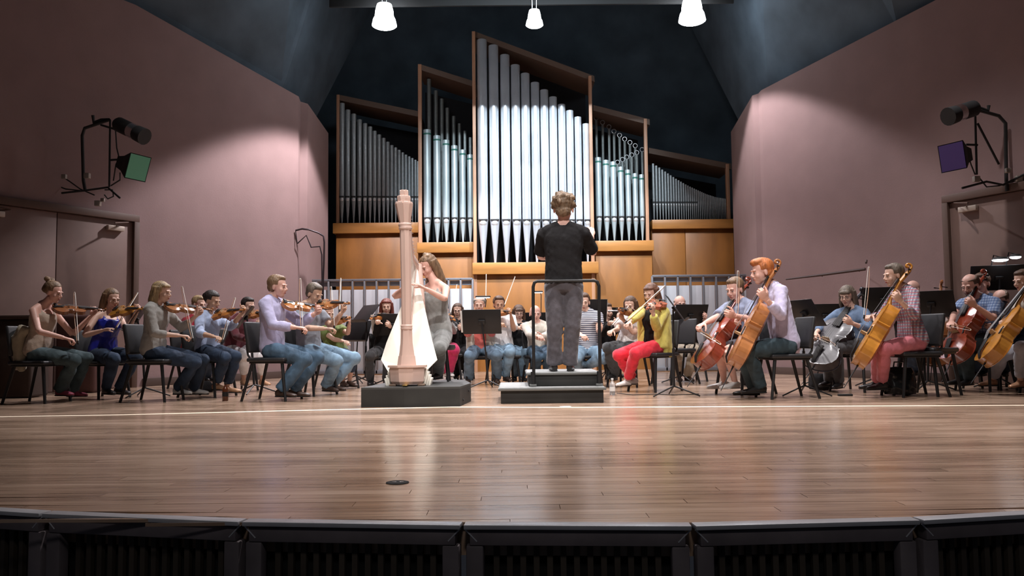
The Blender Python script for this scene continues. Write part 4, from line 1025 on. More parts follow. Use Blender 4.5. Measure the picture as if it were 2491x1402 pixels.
def harp_block():
    p = person('red-haired player in black behind a music stand, left of the harp', 12.2, 15, (936, 852), (938, 774), (940, 747), 8, 8, armR=((915, 812), (918, 788)), armL=((965, 810), (950, 795)),
               legR=((900, 866), (900, 925)), legL=((946, 868), (938, 925)), hair='auburn', style='bob', top=T_BLK, legs=cloth('charcoal', (.05, .05, .055)), shoe=(SH_BLK,), fem=True, vox=.018)
    chair_under(p, 'black chair of the red-haired player'); violin(p, 'violin of the red-haired player in black', (930, 768), (905, 778), dy=-.12, dist=.5)
    # harpist
    p = person('woman in a grey tank top with long wavy hair playing the harp', 8.98, -38, (1064, 812), (1058, 692), (1041, 649), -42, 26, hroll=0, armR=((958, 722), (992, 694)), armL=((1082, 728), (1034, 702)),
               legR=((1036, 850), (1040, 900)), legL=((1068, 850), (1068, 906)), skin='pink', hair='ltbrown', style='halfup', top=cloth('soft_grey', (.24, .24, .23)), sleeve=0, legs=cloth('slate_grey', (.15, .155, .15)), shoe=(SH_BLK,), fem=True, group=None, sz=1.04, poseR='relax', poseL='relax', base=.19, toe=-30, nL=(0, -.3, 1), nR=(0, -.3, 1))
    H = p['H']
    t = tag(empty('harp_stool', (H.x, H.y + .05, .19)), 'black round stool under the harpist', 'stool')
    sz = H.z - .115
    MB().lathe((H.x, H.y + .05, 0), [(.02, sz - .07), (.18, sz - .065), (.195, sz - .04), (.19, sz - .01), (.02, sz)], 24).build('seat', M_VINYL, t)
    for k in range(4):
        a = R(45 + 90 * k); MB().tube([(H.x + math.cos(a) * .12, H.y + .05 + math.sin(a) * .12, sz - .06), (H.x + math.cos(a) * .17, H.y + .05 + math.sin(a) * .17, .19)], .014, 8).build('leg', M_BLACK, t)
    p = person('young man in a grey shirt and bright pink trousers, right of the harpist', 12.9, 10, (1086, 846), (1078, 775), (1078, 754), 10, 6, armR=((1062, 806), (1080, 792)), armL=((1104, 806), (1094, 786)),
               legR=((1078, 860), (1088, 905)), legL=((1106, 852), (1094, 905)), skin='pink', hair='dark', style='short', top=T_GRY, over=(T_BLK, 0, 'waistcoat'), legs=cloth('hot_pink', (.62, .03, .13)), shoe=(SH_WHT,), vox=.018)
    chair_under(p, 'black chair of the man in pink trousers'); violin(p, 'violin of the young man in pink trousers', (1078, 769), (1106, 782), dy=-.14, dist=.55)
    bow(p, 'bow slanting up right of the harpist', (1094, 768), (1110, 697), free=12.6)
    p = person('player with brown hair and glasses between harpist and wide stand', 13.3, 0, (1120, 846), (1113, 780), (1113, 757), 0, 6, armR=((1100, 812), (1106, 800)), armL=((1134, 812), (1124, 800)), hair='brown', style='shoulder', top=T_BLK, legs=T_BLK,
               legR=((1112, 866), (1112, 910)), legL=((1132, 866), (1132, 910)), shoe=(SH_BLK,), glasses=True, vox=.02, fem=True)
    chair_under(p, 'black chair of the player with brown hair and glasses')
    p = person('player in a coral top and cream cardigan behind the wide stand', 11.9, 0, (1170, 850), (1166, 766), (1166, 742), 0, 10, armR=((1138, 812), (1150, 792)), armL=((1196, 812), (1184, 790)),
               legR=((1142, 868), (1140, 920)), legL=((1208, 866), (1208, 920)), hair='grey', style='thin', top=cloth('coral', (.60, .14, .12)), over=(cloth('cream', (.55, .50, .43)), 0), legs=J_LT if False else denim('washed', (.13, .20, .28)), cuff=1.0, flare=.012, shoe=(SH_BRN,), vox=.018)
    chair_under(p, 'black chair of the player in the coral top'); bow(p, 'upright bow above the wide music stand', (1182, 742), (1183, 673), free=11.6)
    violin(p, 'violin of the player in the coral top', (1172, 764), (1195, 772), dy=-.15, dist=.5)
    p = person('man in a white shirt and pale jeans raising a violin right of the wide stand', 12.0, 12, (1222, 848), (1214, 766), (1214, 742), 8, 8, armR=((1192, 806), (1212, 792)), armL=((1250, 804), (1243, 768)),
               legR=((1208, 862), (1206, 915)), legL=((1240, 857), (1230, 915)), skin='tan', hair='brown', style='short', top=T_WHT, sleeve=.8, legs=J_LT, shoe=(SH_BRN,), vox=.018)
    violin(p, 'violin raised by the man in the white shirt', (1214, 762), (1244, 764), v=V_ORBR, dy=-.12, sgn=-1); bow(p, 'long bow slanting up over the man in the white shirt', (1224, 748), (1250, 678), free=11.75)
    chair_under(p, 'black chair of the man in the white shirt')
    p = person('woman with dark hair, glasses and a purple scarf behind a stand', 12.6, 5, (1266, 850), (1262, 785), (1262, 762), 5, 12, armR=((1246, 815), (1256, 800)), armL=((1284, 815), (1276, 800)),
               legR=((1254, 862), (1252, 915)), legL=((1278, 860), (1272, 915)), hair='brown', style='fringe', top=T_BLK, legs=J_LT, shoe=(SH_BLK,), fem=True, glasses=True, vox=.018)
    chair_under(p, 'black chair of the woman with the purple scarf')
    q = MB()
    for k in range(5): q.tube([P(1276 + k * 3, 826, 12.35), P(1281 + k * 4, 845, 12.3), P(1284 + k * 4, 880 + k * 2, 12.33)], [.02, .028, .022], 8)
    co, no, Fc = remesh(q, .012, 2); q = MB(); q.add(co.tolist(), Fc); c0 = P(1284, 850, 12.3)
    tag(q.build('scarf', stripes('scarf_purple', (.09, .05, .16), (.2, .15, .3), 60), base=c0), 'purple striped scarf hanging over the lap behind the conductor podium', 'scarf')
    p = person('bald man in a cream shirt and jeans left of the conductor legs', 12.1, 12, (1312, 850), (1306, 786), (1302, 764), 10, 8, armR=((1290, 815), (1308, 818)), armL=((1336, 815), (1318, 820)),
               legR=((1306, 870), (1302, 905)), legL=((1334, 866), (1330, 905)), hair='grey', style='none', top=cloth('cream', (.55, .50, .43)), legs=J_MID, shoe=(SH_BLK,), vox=.018, skin='pink')
    chair_under(p, 'black chair of the bald man in the cream shirt')
    p = person('player in a white and navy striped shirt with crossed legs behind the conductor', 11.3, -5, (1426, 852), (1424, 758), (1420, 736), -5, 10, armR=((1396, 806), (1414, 815)), armL=((1456, 806), (1462, 800)),
               legR=((1402, 872), (1412, 905)), legL=((1468, 872), (1420, 892)), hair='brown', style='short', top=stripes('navy_stripes', (.04, .045, .09), (.7, .7, .72), 75), sleeve=.6, legs=J_LT, shoe=(SH_BRN,), vox=.018)
    chair_under(p, 'black chair of the player in the striped shirt')
    p = person('player holding a pale flute, face just right of the conductor stand', 12.5, 35, (1474, 846), (1474, 782), (1476, 758), 35, 6, armR=((1468, 812), (1482, 790)), armL=((1494, 808), (1500, 790)),
               legR=((1480, 866), (1480, 905)), legL=((1492, 864), (1492, 905)), hair='brown', style='short', top=T_BLK, legs=T_BLK, shoe=(SH_BLK,), vox=.02)
    chair_under(p, 'black chair of the flute player')
    a = P(1480, 757, 12.3); b_ = P(1512, 757, 12.15)
    q = tag(empty('flute', a), 'pale silver flute held out right of the conductor stand', 'flute')
    MB().tube([a, a.lerp(b_, .3), b_], [.010, .013, .013], 10).build('tube', M_CHROME, q); MB().ell(a, (.012, .008, .012)).build('mouthpiece', M_CHROME, q)
    p = person('woman in a white blouse with brown hair raising a viola, left of the yellow cardigan', 11.0, -28, (1528, 842), (1540, 766), (1533, 744), -25, 16, armR=((1502, 802), (1488, 806)), armL=((1542, 812), (1516, 778)),
               legR=((1478, 846), (1494, 908)), legL=((1502, 852), (1496, 912)), hair='brown', style='shoulder', top=T_WHT, sleeve=.7, legs=cloth('dark_slate', (.045, .05, .055)), shoe=(SH_BLK,), fem=True, vox=.017)
    violin(p, 'viola of the woman in the white blouse', (1540, 764), (1504, 758), kind='viola', v=V_BROWN, dy=-.1, sgn=-1); bow(p, 'slanting bow of the woman in the white blouse', (1487, 799), (1543, 733), free=10.6)
    chair_under(p, 'black chair of the woman in the white blouse')
    p = person('woman in a yellow cardigan and bright red trousers playing violin', 9.95, -48, (1592, 838), (1589, 748), (1583, 715), -38, 18, armR=((1550, 768), (1530, 784)), armL=((1597, 797), (1588, 760)),
               legR=((1504, 865), (1542, 922)), legL=((1546, 860), (1526, 925)), skin='fair', hair='chestnut', style='bob', top=T_BLK, sleeve=.3, over=(cloth('yellow', (.62, .54, .13)), .16), legs=cloth('bright_red', (.75, .025, .05)), cuff=.95, shoe=(SH_WHT, SH_BRN), fem=True, toe=-60)
    violin(p, 'small reddish violin of the woman in the yellow cardigan', (1606, 735), (1572, 756), v=varnish('pinkish', (.50, .16, .09)), dy=-.1, sgn=-1); bow(p, 'pale bow crossing the face of the woman in the yellow cardigan', (1522, 790), (1616, 702), dy=-.05, nat=P(1616, 702, 9.6))
    chair_under(p, 'black chair of the woman in the yellow cardigan')
    p = person('bald man with glasses and khaki trousers behind a stand, left of the cellos', 12.2, 5, (1672, 846), (1656, 768), (1654, 740), 5, 8, armR=((1636, 806), (1650, 790)), armL=((1694, 800), (1712, 778)),
               legR=((1648, 866), (1650, 915)), legL=((1690, 852), (1672, 915)), hair='grey', style='bald', top=T_BLK, legs=cloth('khaki_trousers', (.50, .42, .32)), shoe=(SH_BRN,), glasses=True, vox=.018, skin='pink')
    chair_under(p, 'black chair of the man in khaki trousers')

def cello(pp, lab, bottom, scroll, v, dy, sgn=0, nrm=None, L=1.17):
    A = P(*bottom, pp['H'].y + dy); B = solve(A, scroll[0], scroll[1], L, pp['head'] + pp['l'] * .1, sgn)
    n = nrm if nrm is not None else pp['f'] + Vector((0, -.35, .2))
    t = put_instrument('cello', v, lab, A, B, n)
    return A, B

def right_block():
    p = person('man in a blue-grey shirt, shorts and white sneakers playing a red cello', 9.3, -62, (1812, 832), (1800, 735), (1787, 705), -50, 16, armR=((1745, 772), (1712, 788)), armL=((1822, 778), (1786, 768)),
               legR=((1752, 862), (1762, 930)), legL=((1768, 852), (1788, 930)), skin='pink', hair='ltbrown', style='short', top=cloth('blue_grey', (.22, .25, .36)), sleeve=.9, legs=cloth('dark_shorts', (.06, .055, .07)), cuff=.42, shoe=(SH_WHT, SH_WHT), toe=-70, sz=1.05)
    cello(p, 'red cello between the bare knees of the man in shorts', (1703, 893), (1827, 700), V_RED, -.28, nrm=(-.92, -.20, .35))
    bow(p, 'pale cello bow pointing forward from the hand of the man in shorts', (1700, 800), (1752, 830), sgn=-1, hd=(0, 0, -1)); chair_under(p, 'black chair of the man in shorts')
    p = person('ginger-haired man in a lilac shirt and dark jeans playing an amber cello', 8.65, -84, (1912, 838), (1878, 697), (1853, 662), -84, 10, armR=((1838, 764), (1806, 774)), armL=((1899, 770), (1864, 728)),
               legR=((1806, 856), (1834, 945)), legL=((1822, 852), (1850, 940)), skin='pink', hair='ginger', style='quiff', top=cloth('lilac', (.52, .48, .66)), sleeve=1.75, legs=denim('teal', (.035, .06, .075)), flare=.008, shoe=(SH_BLK,), sz=1.08, collar=True, nL=(-.4, -.8, .3))
    cello(p, 'amber cello of the ginger-haired man', (1783, 893), (1903, 657), V_ORBR, -.22, sgn=0, nrm=(-.95, .16, .30))
    bow(p, 'upright cello bow before the ginger-haired man', (1797, 782), (1801, 664)); chair_under(p, 'black chair of the ginger-haired man')
    p = person('woman in a denim shirt with glasses playing a silvery dark cello', 9.6, -48, (2082, 836), (2070, 752), (2060, 721), -40, 14, armR=((1998, 796), (1984, 812)), armL=((2112, 804), (2072, 786)),
               legR=((2012, 848), (2016, 925)), legL=((2034, 848), (2042, 930)), hair='greybrown', style='fringe', top=denim('shirt', (.13, .19, .30)), sleeve=1.6, legs=cloth('charcoal', (.05, .05, .055)), shoe=(SH_BLK,), fem=True, glasses=True)
    cello(p, 'shiny dark cello of the woman in the denim shirt', (1979, 893), (2094, 725), V_DARK, -.30, nrm=(-.7, -.75, .35))
    bow(p, 'pale bow across the shiny dark cello', (1978, 812), (2030, 833), sgn=-1, hd=(0, 0, -1)); chair_under(p, 'black chair of the woman in the denim shirt')
    p = person('short-haired woman in a plaid shirt and pink trousers playing a golden cello', 8.7, -84, (2222, 832), (2197, 704), (2173, 671), -82, 8, armR=((2144, 770), (2118, 770)), armL=((2224, 770), (2190, 732)),
               legR=((2138, 856), (2132, 930)), legL=((2152, 848), (2146, 932)), skin='fair', hair='greybrown', style='short', top=plaid('plaid_red', (.20, .22, .30), (.62, .60, .62), (.45, .06, .08), 70), sleeve=1.6, legs=cloth('salmon', (.56, .16, .19)), cuff=.97, shoe=(SH_BLK,), fem=True, sz=1.04, nL=(-.4, -.8, .3))
    cello(p, 'golden cello of the woman in pink trousers', (2086, 890), (2222, 667), V_GOLD, -.22, nrm=(-.93, .28, .30))
    bow(p, 'upright cello bow left of the woman in the plaid shirt', (2108, 775), (2119, 655)); chair_under(p, 'black chair of the woman in pink trousers')
    p = person('bald player behind the plaid shirt, only the head showing', 10.9, -60, (2240, 826), (2226, 740), (2220, 706), -60, 10, armR=((2210, 790), (2200, 800)), armL=((2245, 790), (2235, 800)), legR=((2215, 850), (2218, 900)), legL=((2230, 850), (2235, 900)), hair='grey', style='none', top=T_BLK, legs=J_DK, shoe=(SH_BLK,), vox=.02, skin='pink')
    chair_under(p, 'black chair of the bald player at the right')
    p = person('bearded man in a blue plaid shirt playing a reddish cello', 9.5, -62, (2394, 826), (2380, 726), (2360, 695), -58, 22, armR=((2322, 764), (2314, 784)), armL=((2416, 776), (2372, 744)),
               legR=((2328, 846), (2338, 920)), legL=((2350, 838), (2358, 922)), skin='pink', hair='brown', style='thin', beard=True, top=plaid('plaid_blue', (.16, .24, .42), (.42, .50, .66), (.06, .10, .24), 70), sleeve=.8, legs=denim('teal', (.035, .06, .075)), shoe=(SH_BLK,), sz=1.04)
    cello(p, 'reddish cello of the bearded man in blue plaid', (2313, 880), (2402, 680), V_RED, -.30, nrm=(-.9, -.12, .35))
    bow(p, 'pale bow crossing the reddish cello', (2310, 787), (2360, 796), sgn=-1, hd=(0, 0, -1)); chair_under(p, 'black chair of the bearded man')
    p = person('player behind the bearded man, brown hair just showing over his shoulder', 9.85, -50, (2404, 826), (2394, 722), (2388, 690), -50, 8, armR=((2378, 770), (2370, 780)), armL=((2420, 775), (2412, 790)), legR=((2370, 850), (2370, 900)), legL=((2395, 850), (2392, 900)), hair='brown', style='short', top=cloth('navy', (.02, .03, .07)), legs=J_DK, shoe=(SH_BLK,), vox=.02, skin='pink')
    chair_under(p, 'black chair behind the bearded man')
    p = person('player in navy with a low bent head, right of the bearded man', 9.72, -40, (2482, 826), (2450, 757), (2434, 732), -50, 30, armR=((2425, 790), (2415, 800)), armL=((2462, 790), (2450, 800)), legR=((2420, 848), (2422, 900)), legL=((2445, 850), (2445, 900)), hair='brown', style='thin', top=cloth('navy', (.02, .03, .07)), legs=J_DK, shoe=(SH_BLK,), vox=.02, skin='pink')
    chair_under(p, 'black chair of the player with the low bent head')
    p = person('woman in pale grey jeans and gold heels playing cello at the right edge', 8.95, -72, (2560, 836), (2516, 716), (2487, 684), -72, 12, armR=((2462, 770), (2444, 780)), armL=((2540, 790), (2504, 740)),
               legR=((2440, 862), (2414, 924)), legL=((2484, 846), (2482, 928)), skin='fair', hair='brown', style='short', top=cloth('cream', (.55, .50, .43)), sleeve=.8, legs=cloth('pale_grey_jeans', (.42, .42, .47)), cuff=.93, shoe=(mat('shoe_gold', (.50, .27, .16), .35, .3),), fem=True)
    cello(p, 'golden brown cello cut off by the right edge of the photo', (2396, 884), (2535, 682), V_GOLD, -.30, nrm=(-.93, .15, .30))
    chair_under(p, 'black chair of the woman in gold heels')

left_block(); harp_block(); right_block()

# conductor
p = person('conductor with curly hair in a black t-shirt and dark trousers on the podium', 8.5, 176, (1371, 692), (1370, 552), (1371, 508), 172, 2, armR=((1443, 618), (1438, 574, 1)), armL=((1314, 624), (1330, 628, 1)),
           legR=((1393, 795), (1386, 886)), legL=((1349, 795), (1348, 886)), belly=.01, skin='pink', hair='curly', style='curly', top=T_BLK, sleeve=.85, legs=cloth('dark_grey_trousers', (.085, .08, .095), .25), flare=.022, shoe=(SH_BLK,), group=None,
           standing=True, base=.30, hsz=1.06, lsz=.955, sz=1.16, vox=.013, poseR='relax', poseL='relax', toe=178)
# ================================================================== PODIUM, HARP PLATFORM, HARP
M_CARP = mat('podium_carpet', (.30, .31, .31), .95, noise=.15, nscale=30, bump=.3, bscale=300)
M_PODB = mat('podium_black', (.018, .018, .017), .7, noise=.3, nscale=4)
M_TRIM = mat('podium_trim', (.13, .135, .13), .5)
def xa(px, D, py=960): return P(px, py, D).x
yf = 8.22
x0, x1 = xa(1212, yf), xa(1475, yf)
pod = tag(empty('conductor_podium', ((x0 + x1) / 2, yf + .5, 0)), 'two-step black conductor podium with grey carpet top and black guard rail', 'podium')
cx = (x0 + x1) / 2
MB().rbox((cx, yf + .53, .065), (x1 - x0 - .05, 1.02, .13), .006).build('step_base', M_PODB, pod)
MB().rbox((cx, yf + .53, .14), (x1 - x0, 1.08, .025), .005).build('step_edge', M_TRIM, pod)
MB().rbox((cx, yf + .53, .155), (x1 - x0 - .02, 1.06, .008), .003).build('carpet', M_CARP, pod)
u0, u1 = xa(1284, yf + .1, 920), xa(1461, yf + .1, 920); ux = (u0 + u1) / 2
MB().rbox((ux, yf + .62, .222), (u1 - u0 - .02, .86, .125), .006).build('step_base', M_PODB, pod)
MB().rbox((ux, yf + .62, .285), (u1 - u0 + .03, .90, .022), .005).build('step_edge', M_TRIM, pod)
MB().rbox((ux, yf + .62, .298), (u1 - u0 + .01, .88, .006), .002).build('carpet', M_CARP, pod)
ry = yf + .13
def rp(px, py): return P(px, py, ry)
MB().tube([Vector((rp(1297, 800).x, ry, .165)), rp(1297, 740), rp(1297, 698), rp(1300, 688), rp(1307, 684.5), rp(1377, 683.5), rp(1445, 683), rp(1453, 686), rp(1457, 696), rp(1457, 740), Vector((rp(1458, 800).x, ry, .165))], .0165, 10).build('guard_rail', M_BLACK, pod)
for px in (1297, 1458):
    MB().rbox((rp(px, 930).x, ry, .175), (.07, .05, .022), .005).build('rail_foot', M_TRIM, pod)
    MB().tube([(rp(px, 930).x, ry, .165), (rp(px, 930).x, ry, .31)], .024, 10).build('rail_sleeve', M_BLACK, pod)

yh = 7.95
hx0, hx1 = xa(877, yh), xa(1120, yh); ctr = P(1000, 930, 8.4)
q = MB()
pl = [(hx0, yh + .03), (hx0 + .42, yh), (xa(1119, yh + .02), yh + .03), (xa(1145, yh + .6), yh + .66), (xa(1128, yh + 1.3), yh + 1.40), (hx0 + .16, yh + 1.42)]
hp = tag(empty('harp_platform', (ctr.x, yh + .5, 0)), 'low black angular platform under the harp and harpist', 'platform')
MB().prism(pl, 0, .172).build('platform_body', M_PODB, hp, smooth=False)
MB().prism([(x * 1.0, y) for x, y in pl], .172, .19).build('platform_top', mat('platform_top', (.045, .047, .045), .6), hp, smooth=False)
for k in range(2):
    a = Vector((pl[2][0], pl[2][1], 0)).lerp(Vector((pl[3][0], pl[3][1], 0)), .25 + .5 * k)
    MB().rbox(a + Vector((.004, 0, .05 + .07 * k)), (.012, .03, .02), .003).build('latch', M_BLACK, hp)

M_MAPLE = mat('harp_maple', (.66, .47, .40), .45, noise=.10, nscale=6, stretch=(1, 1, .2))
M_SOUND = mat('harp_soundboard', (.92, .88, .78), .5, noise=.04, nscale=5)
yb = 8.18
hb = P(989, 905, yb); hb.z = .19
harp = tag(empty('concert_harp', hb), 'large pale maple concert harp seen from its column side on the black platform', 'harp')
def hp_(px, py, y=yb): return P(px, py, y)
# column: fluted, tapering, leaning a little
cb, ct = hp_(989, 790), hp_(986, 547)
def fluted(pts, rad, n=16, depth=.10, tw=1):
    q = MB(); q.tube(pts, rad, n * 2, ref=(1, 0, 0)); k = len(pts)
    for i in range(k):
        c = Vector(pts[i])
        for j in range(n * 2):
            if j % 2: v = Vector(q.v[i * n * 2 + j]); q.v[i * n * 2 + j] = tuple(c + (v - c) * (1 - depth))
    return q
fluted([hp_(989, 795), hp_(988, 690), hp_(986, 556)], [.050, .052, .057], 8).build('column', M_MAPLE, harp)
MB().tube([hp_(989, 803), hp_(989, 800), hp_(989, 797), hp_(989, 793), hp_(989, 790)], [.054, .060, .056, .060, .052], 20).build('column_ring', M_MAPLE, harp)
fluted([hp_(989.5, 868), hp_(989, 835), hp_(989, 803)], [.078, .060, .055], 6, .08).build('lower_column', M_MAPLE, harp)
fluted([hp_(989.5, 898), hp_(989.5, 866)], [.100, .082], 6, .06).build('column_foot', M_MAPLE, harp)
MB().tube([hp_(986, 560), hp_(986, 556), hp_(985.5, 551), hp_(985, 547), hp_(985, 543)], [.060, .068, .062, .068, .058], 20).build('capital_ring', M_MAPLE, harp)
# flared crown: overlapping tall blades, each step set back and higher
for (nb, ztop, r0, r1, wd, a0) in ((8, 492, .050, .084, .032, .39), (8, 477, .044, .064, .026, 0), (6, 463, .034, .042, .022, .2)):
    for j in range(nb):
        a = j / nb * 2 * math.pi + a0; dd_ = Vector((math.cos(a), math.sin(a), 0)); side = Vector((-dd_.y, dd_.x, 0))
        c0 = hp_(985, 546); c1 = hp_(982.5, ztop); V = []
        for t_, r_, ww in ((0, r0, wd * .62), (.9, r1, wd), (.97, r1 * .99, wd * .9), (1.0, r1 * .95, wd * .45)):
            cc = c0.lerp(c1, t_)
            for sd, dr in ((-1, 0), (1, 0), (1, -.022), (-1, -.022)): V.append(cc + dd_ * (r_ + dr) + side * (sd * ww))
        Fc = [(i * 4 + k, i * 4 + (k + 1) % 4, i * 4 + 4 + (k + 1) % 4, i * 4 + 4 + k) for i in range(3) for k in range(4)] + [(3, 2, 1, 0), (12, 13, 14, 15)]
        MB().add(V, Fc).build('crown_blade', M_MAPLE, harp, smooth=False)
MB().tube([hp_(985, 545), hp_(984, 500), hp_(983, 466)], [.045, .05, .034], 12).build('crown_core', M_MAPLE, harp)
# base with steps and feet
def octo(c, r, z0, z1, k=.82, r2=None):
    q = MB(); pts = []; V = []
    for z, rr in ((z0, r), (z1, r2 or r)):
        for j in range(8):
            a = (j + .5) / 8 * 2 * math.pi; V.append(Vector((c.x + math.cos(a) * rr, c.y + math.sin(a) * rr * k, z)))
    q.add(V, [tuple(range(7, -1, -1)), tuple(range(8, 16))] + [(j, (j + 1) % 8, 8 + (j + 1) % 8, 8 + j) for j in range(8)]); return q
bc = Vector((hp_(990, 900).x, yb + .05, 0))
octo(bc, .175, .235, .375, r2=.185).build('base_block', M_MAPLE, harp, smooth=False)
octo(bc, .205, .375, .395).build('base_moulding', M_MAPLE, harp, smooth=False)
octo(bc, .15, .205, .235, r2=.175).build('base_skirt', M_MAPLE, harp, smooth=False)
for sx in (-1, 1):
    for k in range(4):
        MB().rbox((bc.x + sx * (.165 + k * .018), yb + .16, .285 - k * .022), (.022, .16, .150 - k * .020), .005, Matrix.Rotation(R(sx * 14), 3, 'Y')).build('side_step', M_SOUND, harp)
    MB().rbox((bc.x + sx * .14, yb + .02, .20), (.07, .10, .022), .008).build('foot', mat('harp_foot', (.2, .13, .09), .5), harp)
MB().rbox((bc.x, yb - .12, .205), (.05, .14, .012), .004).build('pedal', mat('brass', (.5, .35, .12), .3, 1), harp)
for k in range(3):
    for sx in (-1, 1): MB().tube([(bc.x + sx * (.06 + k * .035), yb + .16, .235), (bc.x + sx * (.08 + k * .045), yb + .24, .21)], .008, 6).build('pedal', mat('brass', (.5, .35, .12), .3, 1), harp)
# soundboard: leans back to the player's shoulder, widest low down
def bd(px, py, y): return P(px, py, y)
front = [bd(946, 908, 8.30), bd(1032, 908, 8.30), bd(1064, 876, 8.36), bd(1053, 835, 8.42), bd(1012, 690, 8.62), bd(1004, 660, 8.68), bd(988, 690, 8.62), bd(940, 835, 8.42), bd(927, 876, 8.36)]
front[5] = bd(1014, 640, 8.70); front[4] = bd(1022, 700, 8.62); front[6] = bd(999, 690, 8.62)
nrm = (front[2] - front[0]).cross(front[4] - front[0]).normalized()
if nrm.y > 0: nrm = -nrm
k = len(front); V = [v + nrm * .006 for v in front] + [v - nrm * .006 for v in front]
MB().add(V, [tuple(range(k)), tuple(range(2 * k - 1, k - 1, -1))] + [(i, k + i, k + (i + 1) % k, (i + 1) % k) for i in range(k)]).build('soundboard', M_SOUND, harp, smooth=False)
mid = (front[0] + front[1]) / 2; top = front[5]
MB().tube([mid + Vector((0, .12, .06)), mid.lerp(top, .35) + Vector((0, .12, .04)), mid.lerp(top, .7) + Vector((0, .09, .02)), top + Vector((0, .05, -.01))], [.20, .16, .10, .05], 16, rad2=[.09, .08, .06, .04], ref=(1, 0, 0)).build('soundbox', M_MAPLE, harp)
MB().tube([mid.lerp(top, .12) + nrm * .010, mid.lerp(top, .99) + nrm * .010], [.012, .007], 8).build('centre_strip', M_MAPLE, harp)
# neck from the crown back down to the soundbox, seen almost edge-on
nk = [hp_(988, 500, 8.20), hp_(994, 520, 8.30), hp_(998, 580, 8.42), hp_(1003, 625, 8.55), hp_(1012, 640, 8.68), hp_(1014, 662, 8.72)]
MB().tube(nk, [.020, .020, .019, .020, .026, .030], 12, rad2=[.055, .06, .05, .05, .05, .04], ref=(1, 0, 0)).build('neck', M_MAPLE, harp)
for i in range(22):
    t_ = i / 21; a = nk[0].lerp(nk[1], t_ * 4) if t_ < .25 else nk[1].lerp(nk[2], (t_ - .25) * 4) if t_ < .5 else nk[2].lerp(nk[3], (t_ - .5) * 4) if t_ < .75 else nk[3].lerp(nk[4], (t_ - .75) * 4)
    if i == 0: continue
    MB().tube([a + Vector((.012, 0, -.02)), a + Vector((.034, 0, -.02))], .0035, 6).build('tuning_pin', M_CHROME, harp)
    lo = mid.lerp(top, .10 + .86 * t_) + nrm * .016
    MB().tube([a + Vector((.010, -.01, -.03)), lo], .0012, 4, cap=False).build('string', mat('harp_string', (.75, .72, .66), .4), harp, smooth=False)

# ================================================================== MUSIC STANDS
def st(label, base, desk, yaw, tilt=24, page=None, wide=.51, rot=0):
    b = FL(*base); d = P(desk[0], desk[1], b.y + (desk[2] if len(desk) > 2 else 0)); return stand(label, b, d, yaw, tilt, page, wide, legrot=rot)
st('black stand seen edge-on between the blue satin top and the blonde bob', (352, 966), (330, 778), -74, 32, rot=10)
st('black stand seen edge-on left of the lavender shirt', (618, 958), (596, 772), -76, 36, rot=30)
st('large tilted stand left of the harp, its pole beside the pale jeans', (889, 936), (889, 763), -52, 40, rot=185)
st('lower stand half hidden behind the large tilted stand left of the harp', (866, 932), (868, 806), -30, 20, rot=60)
st('stand before the red-haired player, cut off by the harp', (950, 938), (955, 790), 176, 22, (-.23 + .46, .16), rot=40)
lst, lax = st('wide stand facing the coral top, with clip light on its rim', (1187, 946), (1172, 783), 176, 20, (.22, .12), rot=200)
st('stand before the woman with the purple scarf', (1270, 925), (1272, 800), 180, 20, (-.12, .10), wide=.46, rot=20)
st('stand before the bald man in the cream shirt', (1314, 925), (1310, 785), 178, 20, wide=.44, rot=80)
st('large stand directly right of the conductor legs', (1417, 935), (1433, 756), 184, 20, (-.20, .12), rot=90)
st('stand just behind the one right of the conductor, before the flute player', (1474, 922), (1480, 772), 196, 24, (-.14, .1), rot=10)
st('black stand seen edge-on right of the yellow cardigan', (1640, 964), (1643, 750), 76, 34, rot=330)
st('stand with a white page before the man in khaki trousers', (1660, 932), (1680, 768), 196, 22, (-.16, .10), rot=50)
st('stand seen from behind between the lilac shirt and the denim shirt', (1958, 963), (1958, 762), 104, 32, (-.12, .10), rot=200)
st('small low stand behind the denim shirt', (2010, 935), (2008, 768), 170, 24, rot=60)
st('dark stand with a white page right of the plaid shirt', (2258, 950), (2266, 740), 136, 26, (-.14, .10), rot=340)
st('stand behind the silvery cello scroll', (2130, 942), (2150, 730), 160, 20, rot=0)

def clip_light(label, c, drop=.14, down=Vector((0, .3, -1)), w=.12, es=6, cat='stand light', power=1.5):
    t = tag(empty('stand_light', c), label, cat, 'clip lights on the stands')
    ME = mat('stand_lamp_glow', (1, 1, 1), .5, emit=(.85, .9, 1), es=9)
    MB().rbox(c, (w, .05, .022), .008).build('shade', M_BLACK, t)
    MB().rbox(c + Vector((0, 0, -.014)), (w * .88, .042, .010), .004).build('lamp_strip', ME, t)
    MB().tube([c + Vector((.02, .0, .0)), c + Vector((.04, .0, -.05)), c + Vector((.03, .0, -drop))], .006, 6).build('gooseneck', M_BLACK, t)
    return t
clip_light('small clip light with glowing strip over the wide stand', P(1175, 722, lst.location.y - .02), w=.20)
clip_light('small glowing clip light left of the conductor trousers', P(1310, 710, 12.55), .64, w=.13)
